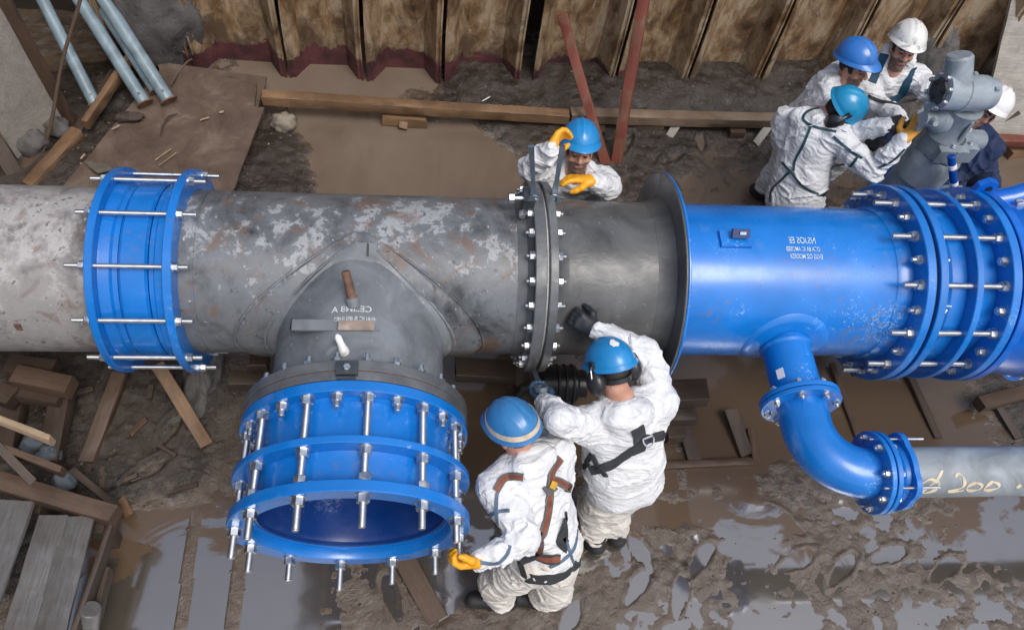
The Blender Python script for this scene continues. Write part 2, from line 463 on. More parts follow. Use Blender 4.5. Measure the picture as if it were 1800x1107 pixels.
TYVEK = tyvek(); TYVEK_DIRTY = tyvek('muddy_trouser_fabric', (.66, .63, .58), .8)
NAVY = plain('navy_cloth', (.008, .022, .075), .75, vary=.4, scale=9, bump=.25)
TRIM = plain('blue_grey_tape', (.085, .13, .19), .5, vary=.15)
TRIM_DARK = plain('dark_green_tape', (.018, .06, .075), .5, vary=.2)
STRAP_NAVY = plain('teal_webbing', (.004, .045, .085), .7, vary=.2)
STRAP_BLACK = plain('black_webbing', (.03, .033, .036), .7, vary=.25)
STRAP_ORANGE = plain('orange_webbing', (.20, .058, .030), .65, vary=.3)
STRAP_GREY = plain('grey_webbing', (.12, .12, .12), .7, vary=.3)
def glove(name, base, rough=.5):
    m = Mat(name, base, rough)
    m.base(m.mix(m.ramp(m.noise(22, 5, .6), [(.58, 0.0), (.72, .55)]), base, tuple(x * .55 for x in base)))
    m.bump(m.noise(60, 4), .2, .004); return m.m
G_YELLOW = glove('yellow_rubber_glove', (.80, .36, .012), .42)
G_TAN = glove('ochre_leather_glove', (.62, .30, .045), .6)
G_BLACK = glove('black_glove', (.018, .022, .028), .45)
G_BLUE = glove('blue_glove', (.03, .065, .12), .45)
def skin():
    m = Mat('skin', (.50, .27, .19), .48, spec=.4)
    m.base(m.ramp(m.noise(18, 5), [(.3, (.40, .19, .13)), (.7, (.56, .31, .225))]))
    m.b.inputs['Subsurface Weight'].default_value = .08
    m.b.inputs['Subsurface Radius'].default_value = (.01, .004, .002)
    m.bump(m.noise(120, 3), .1, .002); return m.m
SKIN = skin()
HAIR = plain('dark_hair', (.018, .013, .011), .6, vary=.4, scale=60, bump=.4)
STUBBLE = plain('stubble_skin', (.17, .105, .08), .6, vary=.35, scale=70, bump=.3)
LIP = plain('lips', (.30, .11, .09), .45)
EYEC = plain('eye', (.05, .04, .035), .2)
def helmet_mat(name, base, dirt=0.0, dirtcol=(.10, .08, .06)):
    m = Mat(name, base, .30, coat=.3, coat_rough=.15)
    c = m.ramp(m.noise(8, 5), [(.3, tuple(x * .85 for x in base)), (.7, base)])
    if dirt:
        c = m.mix(m.math('MULTIPLY', m.ramp(m.noise(9, 7, .7, .8), [(.50, 0.0), (.60, 1.0)]), dirt), c, dirtcol)
    c = m.mix(m.ramp(m.noise(45, 4, .6, 1.5), [(.70, 0.0), (.75, .5)]), c, (.5, .6, .68))
    m.base(c).rough(m.ramp(m.noise(10, 5), [(.3, .22), (.7, .45)])); return m.m
H_BLUE = helmet_mat('blue_helmet', (.012, .235, .56)); H_ROYAL = helmet_mat('royal_blue_helmet', (.025, .175, .56), .15)
H_CYAN = helmet_mat('cyan_helmet', (.006, .25, .48)); H_WORN = helmet_mat('worn_blue_helmet', (.035, .20, .46), .35, (.02, .10, .24))
H_WHITE = helmet_mat('white_helmet', (.80, .80, .80)); H_MUDDY = helmet_mat('muddy_white_helmet', (.76, .76, .73), .75, (.16, .145, .13))
# ================================================================== THE PIT
G = -1.25                                                   # water level; the main pipe's axis is the x axis at z = 0
_ctl = [(620,240,-.05),(720,290,-.06),(820,310,-.06),(600,320,-.05),(855,335,-.05),(690,230,-.05),(800,260,-.04),(480,270,.05),(520,330,.05),(500,220,.03),(560,205,-.04),
 (900,200,.06),(940,240,.06),(900,290,.0),(760,185,.05),(640,160,-.02),(560,145,-.02),(740,155,-.015),(850,150,.11),(1000,150,.13),(1150,175,.14),(1300,180,.15),(1450,180,.2),(1580,160,.3),
 (1130,250,.045),(1250,280,.004),(1280,330,.0),(1200,235,.06),(1100,320,.02),(1330,260,.03),(1780,300,-.03),(1780,250,.02),(100,650,.06),(250,720,.09),(330,680,.05),(410,690,-.04),(400,760,-.03),
 (390,850,-.03),(280,830,.05),(200,850,.05),(340,850,.03),(250,940,-.05),(300,1010,-.07),(220,1070,-.06),(400,1050,-.06),(470,1085,-.06),(370,960,-.05),(440,1000,-.05),
 (600,1060,.006),(680,1085,.014),(560,1100,-.005),(800,950,-.03),(745,1010,-.005),(820,1100,.02),(850,690,-.06),(800,660,-.06),(860,760,-.04),
 (1250,690,-.05),(1300,730,-.05),(1500,720,-.05),(1600,680,-.04),(1400,680,-.05),(1700,700,-.01),(1760,680,.05),(1250,860,-.012),(1180,860,-.012),(1150,1000,.02),(1240,925,-.016),(1330,970,-.018),(1290,940,-.02),
 (1190,1080,-.022),(1090,1060,.015),(1400,960,.012),(1450,1010,.008),(1550,950,.003),(1650,900,.006),(1720,960,-.020),(1770,920,-.016),(1680,1000,.003),(1600,1085,-.010),(1750,1060,.012),(1350,1070,-.008),(1450,1090,.01),(1080,930,-.004),
 (1480,860,.01),(1550,1015,.014),(1640,1035,.012),(1730,1035,.010),(1490,1045,.012),(1235,1020,.022),(1265,990,.016),(1210,1050,.014),(1280,1030,.012),(1600,860,.006),(1520,1040,.004),(1130,900,.004),(1400,890,.012),(60,300,.12),(150,230,.12),(40,900,.05),(100,1050,.02)]
_silt = [(600,1060),(640,1090),(1240,870),(1480,1030),(1180,870),(410,690),(400,760),(390,850)]
_ctl = [c for c in _ctl if (c[0], c[1]) not in _silt]
_cx = np.array([[*at(a, b, G).xy, h, 1.0] for a, b, h in _ctl] + [[*at(a, b, G).xy, .010, .22] for a, b in _silt])
def ground_h(x, y):
    x = np.asarray(x, float); y = np.asarray(y, float); sh = x.shape; x = x.ravel(); y = y.ravel()
    p = np.stack([x, y, np.zeros_like(x)], 1)
    wx = x + .10 * perlin(p * 2.1 + 5) + .04 * perlin(p * 6 + 9); wy = y + .10 * perlin(p * 2.1 + 31) + .04 * perlin(p * 6 + 3)
    num = np.full_like(x, .012 * 1e-3); den = np.full_like(x, 1e-3); am = np.full_like(x, 1e-3)
    for cx, cy, h, av in _cx:
        w = np.exp(-((wx - cx) ** 2 + (wy - cy) ** 2) / (2 * .19 ** 2)); num += w * h; den += w; am += w * av
    h = num / den - .003 * (y < -.95)
    am = am / den; amp = np.clip((h + .062) / .07, .25, 1.0) * am
    n = fbm(p * 1.8, 3) * .012 + (.5 - np.abs(fbm(p * 4.3 + 7, 5, .6))) * .015 - .006 + fbm(p * np.array([9., 14., 1.]), 4, .6) * .0085
    h = h + amp * n * 1.25
    # footprints and clods stir the shallow mud
    for fx, fy, fa in _prints:                              # boot prints pressed into the mud, a rim pushed up round each
        dx, dy = x - fx, y - fy; u = dx * math.cos(fa) + dy * math.sin(fa); v = -dx * math.sin(fa) + dy * math.cos(fa)
        e = np.sqrt((u / .135) ** 2 + (v / (.050 - .012 * (u < -.02))) ** 2); h = h - .024 * np.clip(1.15 - e, 0, .4) / .4 + .012 * np.exp(-((e - 1.35) / .2) ** 2)
    h = h + am * np.clip(.02 - np.abs(h), 0, .02) * 1.2 * perlin(p * 9 + 50) 
    # two ridges of mud drawn through the front puddle, spoil banked against the sheet piles
    for (ax, ay), (bx, by), wd, hh in _ridges:
        dx, dy = bx - ax, by - ay; t = np.clip(((x - ax) * dx + (y - ay) * dy) / (dx * dx + dy * dy), 0, 1)
        d = np.hypot(x - ax - t * dx, y - ay - t * dy) + .012 * perlin(p * 11)
        h = np.maximum(h, hh * (1 - (d / wd) ** 2) - .03 * (d > wd) - .2 * (d > 2 * wd))
    sp = np.clip(perlin(p * 24 + 70) - .30, 0, 1) * np.clip(.5 + 2 * perlin(p * 2.2 + 90), 0, 1); h = h + sp * .09 * (y < -.3)
    lumpy = np.clip((h - .03) / .05, 0, 1)
    h = h + lumpy * ((.30 - np.abs(perlin(p * 2.7 + 11))) * .055 + (.3 - np.abs(perlin(p * 6.1 + 23))) * .022)
    bank = np.clip((x - 1.0) / 2.5, 0, 1) * np.clip((y - 2.45) / .7, 0, 1)
    h = h + bank * (.12 + .05 * perlin(p * 3))
    return h.reshape(sh)
_rg = lambda a, b: (tuple(at(*a, G).xy), tuple(at(*b, G).xy))
_prints = [(*at(a, b, G).xy, r) for a, b, r in ((1120, 1030, .9), (1195, 1045, 1.2), (1130, 975, 2.0), (1400, 985, .4), (1480, 1000, .7), (1560, 975, .3), (1380, 915, 2.4), (1660, 1000, .5), (1000, 1090, 1.0), (1230, 985, .8), (690, 1050, 1.9), (1100, 255, 1.2), (1180, 280, .6), (1230, 250, 1.5), (300, 760, 1.2), (260, 830, .6))]
_ridges = [(*_rg((345, 900), (318, 1100)), .045, .008), (*_rg((425, 960), (408, 1107)), .05, .008)]
def gz(x, y): return G + float(ground_h(np.array([x]), np.array([y]))[0])

def build_ground():
    xs = np.concatenate([np.arange(-14, -3.6, .35), np.arange(-3.6, -2.5, .03), np.arange(-2.5, 4.2, .015), np.arange(4.2, 5.8, .03), np.arange(5.8, 16, .35)])
    ys = np.concatenate([np.arange(-12, -2.3, .35), np.arange(-2.3, -.4, .0135), np.arange(-.4, 3.6, .024), np.arange(3.6, 4.6, .25)])
    X, Y = np.meshgrid(xs, ys); H = ground_h(X, Y)
    v = np.stack([X.ravel(), Y.ravel(), H.ravel()], 1)
    nx, ny = len(xs), len(ys); i = np.arange(ny - 1)[:, None] * nx + np.arange(nx - 1)[None]
    f = np.stack([i, i + 1, i + nx + 1, i + nx], -1).reshape(-1, 4)
    me = bpy.data.meshes.new('ground'); me.from_pydata(v.tolist(), [], f.tolist()); me.materials.append(MUD)
    me.polygons.foreach_set('use_smooth', [True] * len(me.polygons))
    o = bpy.data.objects.new('ground', me); o.location = (0, 0, G); COL.objects.link(o); o['kind'] = 'structure'
    me = bpy.data.meshes.new('water'); me.from_pydata([(-14, -12, 0), (16, -12, 0), (16, 4.5, 0), (-14, 4.5, 0)], [], [(0, 1, 2, 3)]); me.materials.append(WATER)
    o = bpy.data.objects.new('water', me); o.location = (0, 0, G); COL.objects.link(o); o['kind'] = 'structure'
    mx, my = np.meshgrid(np.arange(-2.2, 8.1, .25), np.arange(.30, 3.41, .25)); k = mx.shape[1]
    me = bpy.data.meshes.new('puddle'); me.from_pydata(np.stack([mx.ravel(), my.ravel(), 0 * mx.ravel()], 1).tolist(), [], [(r * k + c, r * k + c + 1, (r + 1) * k + c + 1, (r + 1) * k + c) for r in range(mx.shape[0] - 1) for c in range(k - 1)]); me.materials.append(SILT)
    o = bpy.data.objects.new('puddle', me); o.location = (0, 0, G + .005); COL.objects.link(o); o['kind'] = 'structure'
    mb = MB()                                               # earth standing behind the piles
    mb.box((1, 3.95, .4), (34, .3, 5.0)); mb.box((-4.3, -2, .4), (.3, 13, 5.0))
    o = obj('earth', mb, plain('dark_earth', (.035, .026, .02), .9), smooth=0); o['kind'] = 'structure'
build_ground()

# ---- clods and pebbles lying in the mud
def clods():
    mb = MB(); n = 0
    for k in range(2600):
        px, py = rng.uniform(0, 1800), (rng.uniform(640, 1107) if rng.random() < .62 else rng.uniform(130, 345))
        p = at(px, py, G); h = gz(p.x, p.y)
        if h < G - .012 or p.y > 3.2: continue
        r = .004 + .012 * rng.random() ** 3; q = Matrix.Rotation(rng.uniform(0, 6.28), 3, 'Z')
        oc = [Vector((1, 0, 0)), Vector((0, 1, 0)), Vector((-1, 0, 0)), Vector((0, -1, 0)), Vector((.1, .1, .7))]
        mb.add([Vector((p.x, p.y, h)) + q @ Vector((c.x * r * rng.uniform(.7, 1.3), c.y * r * rng.uniform(.7, 1.3), c.z * r)) for c in oc], [(0, 1, 4), (1, 2, 4), (2, 3, 4), (3, 0, 4)])
    o = obj('gravel', mb, plain('mud_clods', (.10, .08, .066), .45, 0, .5), smooth=0, origin=(0, 0, G)); o['kind'] = 'stuff'
clods()

# ---- timber
def plank_mesh(L, w, t, seed, worn=.004):
    r = random.Random(seed); n = max(2, int(L / .12)); mb = MB(); vs = []
    for i in range(n + 1):
        x = L * i / n; b = .15 * w * .04
        bow = .004 * math.sin(3 * x + seed)
        sec = [(-w / 2 + .004, -t / 2), (w / 2 - .004, -t / 2), (w / 2, -t / 2 + .004), (w / 2, t / 2 - .004), (w / 2 - .004, t / 2), (-w / 2 + .004, t / 2), (-w / 2, t / 2 - .004), (-w / 2, -t / 2 + .004)]
        for y, z in sec:
            vs.append((x + (r.uniform(-worn, worn) * 2 if i in (0, n) else 0), y + bow + r.uniform(-worn, worn) * .6, z + r.uniform(-worn, worn) * .5))
    fs = [(i * 8 + k, i * 8 + (k + 1) % 8, (i + 1) * 8 + (k + 1) % 8, (i + 1) * 8 + k) for i in range(n) for k in range(8)]
    fs += [tuple(range(7, -1, -1)), tuple(n * 8 + k for k in range(8))]
    return mb.add(vs, fs)
_ps = [0]
def plank(name, p0, p1, w, t, mat, label=None, cat=None, group=None, up=(0, 0, 1), parent=None):
    p0, p1 = Vector(p0), Vector(p1); _ps[0] += 1
    me = plank_mesh((p1 - p0).length, w, t, _ps[0]).mesh(name, mat, Vector((0, 0, 0)), 40)
    o = bpy.data.objects.new(name, me); COL.objects.link(o)
    x = (p1 - p0).normalized(); z = Vector(up); z = (z - x * z.dot(x)).normalized(); y = z.cross(x)
    M4 = Matrix((x, y, z)).transposed().to_4x4(); M4.translation = p0
    if parent is not None: o.parent = parent; M4.translation = p0 - root_loc(parent)
    o.matrix_local = M4
    return tag(o, label, cat, group)

# ---- sheet piles
def sheet_pile(px_l, px_r, gap, label, yf=3.06, depth=.19, top=1.5, ang=0.0, base=None, wid=None):
    if base is None:
        xl, xr = aty(px_l, 70, yf).x, aty(px_r, 70, yf).x; w = xr - xl - gap; base = Vector((xl + gap / 2, yf, G - .12))
    else: w = wid - gap
    s, e = .055, .15
    fr = [(0, -.03), (0, 0), (s, 0), (s + e * .75, depth), (w - s - e * .75, depth), (w - s, 0), (w, 0), (w, -.03)]
    th = .014
    fr2 = [(th, -.03), (th, -th), (s - th * .4, -th), (s + e * .75 - th * .6, depth - th), (w - s - e * .75 + th * .6, depth - th), (w - s + th * .4, -th), (w - th, -th), (w - th, -.03)]
    sec = fr + fr2[::-1]; k = len(sec); n = 18; vs = []; H = top - base.z
    rz = Matrix.Rotation(ang, 3, 'Z')
    for i in range(n + 1):
        z = H * i / n
        for x, y in sec: vs.append(base + rz @ Vector((x + .004 * math.sin(z * 5 + base.x * 9), y + z * .035 + .006 * math.sin(z * 4.1 + x * 7 + base.x * 3), z)))
    fs = [(i * k + q, i * k + (q + 1) % k, (i + 1) * k + (q + 1) % k, (i + 1) * k + q) for i in range(n) for q in range(k)]
    fs += [tuple(n * k + q for q in range(k))]
    mb = MB().add(vs, fs)
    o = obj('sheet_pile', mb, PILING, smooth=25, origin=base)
    return tag(o, label, 'sheet pile', 'rusty sheet piles lining the pit')
_sl = [(180, 327, .03, 'sheet pile in the dark corner behind the blue grey tubes'), (327, 496, .03, 'rusty sheet pile right of the clay bank, behind the plywood sheet'),
 (496, 638, .035, 'rusty sheet pile with bright maroon foot above the left end of the timber beam'), (638, 781, .035, 'stained sheet pile with maroon foot above the block under the beam'),
 (781, 926, .03, 'brown streaked sheet pile just left of the black open slot'), (944, 1100, .03, 'sheet pile right of the black open slot, behind the slanting red plank'),
 (1100, 1234, .03, 'sheet pile behind the upright red plank'), (1234, 1368, .03, 'sheet pile right of the upright red plank with dark soot at its foot'),
 (1368, 1510, .03, 'tan sheet pile left behind the worker in the royal blue helmet'), (1510, 1652, .03, 'tan sheet pile directly behind the worker in the muddy white helmet'),
 (1652, 1772, .03, 'brown sheet pile above the grey valve actuator'), (1790, 1930, .03, 'sheet pile at the right edge behind the grey leaning board')]
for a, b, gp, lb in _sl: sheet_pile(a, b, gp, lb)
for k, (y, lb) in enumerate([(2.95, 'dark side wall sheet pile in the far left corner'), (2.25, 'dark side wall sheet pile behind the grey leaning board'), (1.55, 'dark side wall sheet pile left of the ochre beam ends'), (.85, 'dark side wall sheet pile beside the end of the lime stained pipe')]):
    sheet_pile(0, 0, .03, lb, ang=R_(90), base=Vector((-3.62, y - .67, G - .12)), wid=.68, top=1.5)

# ---- clay bank between the piles and the tubes
def lump(name, c, r, mat, seed, amp=.35, n=40, flat=1.0):
    vs = []; fs = []
    for i in range(n + 1):
        th = math.pi * i / n
        for j in range(2 * n):
            ph = math.pi * j / n; vs.append((math.sin(th) * math.cos(ph), math.sin(th) * math.sin(ph), math.cos(th)))
    p = np.array(vs); d = 1 + amp * (fbm(p * 1.6 + seed, 2) + (.35 - np.abs(fbm(p * 4 + seed, 4, .6))) * .7)
    p = p * d[:, None] * np.array(r)
    p[:, 2] *= flat
    m2 = 2 * n; fs = [(i * m2 + j, i * m2 + (j + 1) % m2, (i + 1) * m2 + (j + 1) % m2, (i + 1) * m2 + j) for i in range(n) for j in range(m2)]
    mb = MB().add([Vector(c) + Vector(q) for q in p], fs)
    return obj(name, mb, mat, smooth=180, origin=c)
tag(lump('clay_bank', (-2.28, 3.28, -.75), (.40, .30, .85), ROCK, 3), 'dark grey lump of wet clay bulging between sheet piles behind the tubes', 'clay bank')
tag(lump('clay_bank', (4.75, 3.2, -1.0), (.30, .22, .55), ROCK, 11), 'dark grey clay block standing behind the valve actuator', 'clay bank')
for k, (px, py, rr, lb) in enumerate([(60, 262, .13, 'grey stone at the foot of the grey leaning board'), (105, 235, .10, 'blue grey stone wedged beside the brown leaning plank'), (498, 208, .10, 'pale stone beside the right edge of the plywood')]):
    p = at(px, py, G + .12); tag(lump('stone', (p.x, p.y, gz(p.x, p.y) + .05), (rr, rr * .8, rr * .8), [ROCK, ROCK, concrete('pale_stone', (.26, .23, .18), (.12, .10, .08))][k], 20 + k, .5, 12), lb, 'stone')

# ---- left corner: boards, tubes, plywood
def board_quad(name, a, b, c, th, mat, label, cat='board', group=None):
    a, b, c = Vector(a), Vector(b), Vector(c); d = a + (c - b); n = (b - a).cross(c - b)
    mb = MB(); k = 10; P = []
    rr = random.Random(int(a.x * 100))
    def edge(p, q): return [p.lerp(q, i / k) + Vector((rr.uniform(-1, 1), rr.uniform(-1, 1), 0)) * .006 for i in range(k)]
    mb.slab(edge(a, b) + edge(b, c) + edge(c, d) + edge(d, a), n, th)
    return tag(obj(name, mb, mat, smooth=30), label, cat, group)
A = at(116, 225, G + .06); B = at(38, 292, G + .03); U = at(-15, -10, G + 1.35)
board_quad('board', B, A, A + (U - A) * 1.1, .03, W_GREY, 'large grey board leaning on the left pit wall')
p = at(126, 222, G + .08); q = at(2, -8, G + 1.35)
plank('plank', p, p + (q - p) * 1.15, .10, .05, W_BROWN, 'long brown plank leaning along the right edge of the grey board', 'plank')
p = at(35, 318, G + .06); q = at(-40, 200, G + .5); plank('plank', p, q, .12, .05, W_DARK, 'dark short plank leaning below the grey board', 'plank')
p = at(72, 278, G + .12); q = at(133, 22, G + 1.0)
tag(obj('stick', MB().tube([p.lerp(q, t) + Vector((.012 * math.sin(t * 7), .01 * math.sin(t * 5), 0)) for t in np.linspace(0, 1.1, 12)], .014, 8), W_BROWN), 'thin brown stick leaning between the grey board and the tubes', 'stick')
for (a, b, wd, m, lb) in [((52, 330, .10), (137, 232, .16), .10, W_OCHRE, 'ochre beam end lying left of the plywood sheet'), ((10, 325, .06), (75, 268, .12), .09, W_BROWN, 'grey brown beam lying under the grey board'),
                          ((128, 250, .10), (205, 130, .14), .08, W_DARK, 'dark beam lying along the left edge of the plywood'), ((150, 220, .25), (232, 100, .32), .05, W_OCHRE, 'thin ochre batten behind the tubes')]:
    plank('beam', at(a[0], a[1], G + a[2]), at(b[0], b[1], G + b[2]), wd, .09, m, lb, 'beam', 'beams lying left of the plywood')
def plywood_sheet(pts, z, lb, tilt=0.0):
    o3 = [at(px, py, G + zz) for px, py, zz in pts]; out = []
    rr = random.Random(4)
    for i, p in enumerate(o3):
        q = o3[(i + 1) % len(o3)]
        for t in range(6): out.append(p.lerp(q, t / 6) + Vector((rr.uniform(-1, 1), rr.uniform(-1, 1), 0)) * .004)
    n = Vector((0, 0, -1))
    tag(obj('plywood', MB().slab(out[::-1], n, .022), PLY, smooth=20), lb, 'plywood', 'plywood sheets on the mud')
plywood_sheet([(275, 108, .15), (470, 135, .15), (452, 192, .14), (300, 175, .14)], 0, 'upper plywood piece with its corner under the beam end')
plywood_sheet([(285, 118, .19), (452, 146, .20), (446, 187, .20), (464, 189, .20), (404, 350, .15), (90, 352, .15)], 0, 'large muddy plywood sheet carrying the feet of the tubes')
def prop_tube(px0, py0, z0, px1, py1, ytop, r, lb):
    p = at(px0, py0, G + z0); q = aty(px1, py1, ytop); d = (q - p).normalized(); L = (q - p).length * 1.35
    t = thing('steel_tube', p, lb, 'tube', 'blue grey steel tubes leaning in the corner')
    e = p + d * L
    obj('tube', MB().lathe([(0, r * .8), (0, r), (L, r), (L, r * .8)], p, d, 28), TUBE_MAT, t)
    h = p + d * .07; cd = (CAM_POS - h); cd = (cd - d * cd.dot(d)).normalized()
    obj('bolt_hole', MB().lathe([(0, 0), (0, r * .22), (.004, r * .22), (.004, 0)], h + cd * (r - .001), cd, 12, closed=False), BLACK, t)
    obj('foot_plate', MB().lathe([(-.012, 0), (-.012, r * 1.35), (0, r * 1.35), (0, 0)], p, d, 20, closed=False), RUST, t)
prop_tube(167, 183, .24, 72, -5, 3.0, .048, 'steel tube standing alone, leftmost of the leaning tubes')
prop_tube(254, 181, .24, 136, -5, 3.05, .052, 'steel tube in the middle of the plywood, longest in view')
prop_tube(296, 176, .24, 180, -5, 3.05, .056, 'steel tube rightmost on the plywood with a dark hole near its foot')
prop_tube(272, 160, .23, 165, -5, 3.2, .040, 'thinner steel tube half hidden behind its neighbours')
# scraps on the plywood
for k, (px, py, a, L, lb) in enumerate([(205, 225, .7, .06, 'pale wood chip on the plywood left of the dark scraps'), (147, 276, 1.2, .05, 'pale wood chip near the lower left corner of the plywood'), (360, 210, .5, .07, 'bent pale sliver lying in the middle of the plywood'), (295, 280, .9, .17, 'thin pale splinter above the blue coupling'), (287, 272, .9, .15, 'thin pale splinter beside another splinter'), (390, 198, .2, .03, 'tiny pale chip near the notch of the plywood')]):
    p = at(px, py, G + .205); d = Vector((math.cos(a), math.sin(a), 0)) * L / 2
    plank('wood_chip', p - d + Vector((0, 0, .006)), p + d + Vector((0, 0, .008)), .008 if L > .1 else .016, .006, W_PALE, lb, 'wood chip', 'chips and splinters on the plywood')
for k, (px, py, r, lb) in enumerate([(230, 205, .10, 'crumpled dark leaf scrap below the left pair of tubes'), (215, 208, .07, 'small crumpled scrap beside the pale wood chip')]):
    p = at(px, py, G + .21); tag(lump('scrap', p, (r, r * .45, .03), plain('dark_scrap%d' % k, (.05, .035, .028), .8), 40 + k, .7, 10), lb, 'scrap')
p = [at(px, py, G + .2) for px, py in ((150, 285), (192, 290), (200, 300), (180, 304), (172, 306), (158, 296))]
tag(obj('felt_patch', MB().slab(p, (0, 0, 1), .012), plain('grey_felt', (.10, .09, .07), .9), smooth=0), 'torn grey patch lying on the lower left of the plywood', 'felt scrap')
pts = [at(300, 150, G + .22), at(312, 128, G + .24), at(330, 108, G + .30), at(338, 104, G + .32)]
tag(obj('bent_wire', MB().tube(pts, .008, 8), W_BROWN), 'thin bent twig at the top edge of the plywood', 'twig')
p = [at(308, 236, G + .21), at(283, 212, G + .21), at(281, 228, G + .21)]
tag(obj('root_scrap', MB().tube([at(282, 238, G + .205), at(285, 222, G + .215), at(296, 205, G + .22), at(312, 200, G + .21)], [.004, .007, .009, .004], 7), W_DARK), 'dark curled root scrap in the middle of the plywood', 'scrap')

# ---- rear timber beam on blocks
plank('timber_beam', at(462, 172, G + .20), at(1000, 206, G + .17), .095, .10, W_OCHRE, 'long ochre timber beam running right from the plywood', 'beam', 'beam along the rear wall')
plank('timber_beam', at(1003, 203, G + .17), at(1372, 213, G + .17), .105, .10, W_FADED, 'brown timber beam behind the red planks, right half of the line', 'beam', 'beam along the rear wall')
plank('timber_beam', at(1740, 246, G + .20), at(1840, 250, G + .20), .09, .08, W_RED, 'red brown beam end at the right edge behind the navy worker', 'beam')
for (a, b, z, m, lb) in [((672, 205), (750, 210), .06, W_OCHRE, 'wide ochre block lying under the beam'), ((1105, 216), (1165, 222), .06, W_BROWN, 'brown block under the beam right of the red plank'), ((1020, 228), (1062, 230), .05, W_BROWN, 'block behind the helmet of the rear worker'), ((1280, 232), (1306, 232), .05, W_BROWN, 'short block between two standing blocks'), ((1770, 268), (1815, 262), .05, W_OCHRE, 'ochre block at the right edge below the red beam')]:
    plank('timber_block', at(*a, G + z), at(*b, G + z), .12, .10, m, lb, 'timber block', 'blocks under the beam')
for (a, b, m, lb) in [((712, 190), (708, 226), W_OCHRE, 'upright ochre stub nailed to the front of the beam'), ((1193, 214), (1176, 241), W_GREY, 'grey stub leaning on the beam, left one of two'), ((1352, 222), (1328, 254), W_GREY, 'grey stub leaning on the beam near the squatting worker')]:
    plank('timber_stub', at(*a, G + .13), at(*b, G + .03), .075, .035, m, lb, 'timber stub', 'stubs propping the beam', up=(0, -.6, .8))
# red leaning planks
p = at(1064, 288, G + .02); q = aty(988, 25, 2.92); plank('red_plank', p, q, .085, .03, W_RED, 'red painted plank leaning left with its top end in view', 'plank', 'red planks leaning on the rear wall', up=(-.3, -1, .3))
p = at(1084, 284, G + .02); q = aty(1132, -6, 2.75); plank('red_plank', p, p + (q - p) * 1.25, .09, .06, W_RED, 'bright red upright plank running out of the top of the picture', 'plank', 'red planks leaning on the rear wall', up=(-.5, -1, .2))
p = at(1069, 300, G + .02); plank('timber_block', at(1070, 296, G), at(1098, 292, G), .09, .03, W_BROWN, 'small flat block at the foot of the upright red plank', 'timber block')
# right corner board
A = at(1712, 262, G + .05); B = at(1825, 262, G + .05); U = at(1772, 8, G + 1.1)
board_quad('board', A, B, B + (U - A) * 1.25, .03, W_GREY, 'grey weathered board leaning in the right corner behind the navy worker')
plank('plank', at(1745, 190, G + .1), at(1860, 268, G + .08), .07, .04, W_BROWN, 'brown plank lying behind the leaning board in the right corner', 'plank')
plank('plank', at(1700, 250, G + .06), at(1790, 196, G + .35), .05, .04, W_DARK, 'dark batten crossing behind the leaning board', 'plank')

# ---- debris on the mud behind the pipe
for k, (px, py, a, L, lb) in enumerate([(855, 165, .7, .09, 'white splinter on the mud above the beam'), (1075, 190, .7, .09, 'white splinter between the two red planks'), (880, 176, .1, .03, 'white crumb on the mud left of the black slot'), (920, 188, 0, .04, 'white chip lying on the mud bank by the beam')]):
    p = at(px, py, G + .15); z = gz(p.x, p.y) + .015; d = Vector((math.cos(a), math.sin(a), 0)) * L / 2
    plank('splinter', Vector((p.x, p.y, z)) - d, Vector((p.x, p.y, z)) + d, .008, .008, WHITE_PAINT, lb, 'splinter')

# ---- lower left: boards and staging
D = G + .42
dk = thing('timber_staging', at(110, 960, D), 'weathered plank staging with a heavy edge beam at the lower left', 'staging')
for a, b, w in [((95, 906), (32, 1115), .16), ((140, 908), (88, 1115), .165), ((25, 880), (-45, 1080), .23)]:
    plank('board', at(*a, D), at(*b, D), w, .03, W_GREYWET, parent=dk)
plank('edge_beam', at(-20, 840, D + .02), at(203, 908, D), .10, .13, W_BROWN, parent=dk)
plank('side_rail', at(206, 905, D - .06), at(128, 1125, D - .06), .03, .10, W_DARK, parent=dk)
plank('side_rail', at(192, 1000, D - .18), at(158, 1125, D - .18), .03, .10, W_DARK, parent=dk)
for a in ((170, 925), (60, 890)):
    q = at(*a, D - .1); plank('post', Vector((q.x, q.y, D - .10)), Vector((q.x, q.y, gz(q.x, q.y) - .05)), .08, .08, W_DARK, parent=dk, up=(1, 0, 0))
q = at(168, 1075, D - .1); tag(obj('round_post', MB().rod(Vector((q.x, q.y, D - .02)), at(150, 1140, D - .35), .055, .055, 20, .006), W_GREYWET), 'wet grey round post end standing at the right of the staging', 'post')
E_ = G + .62
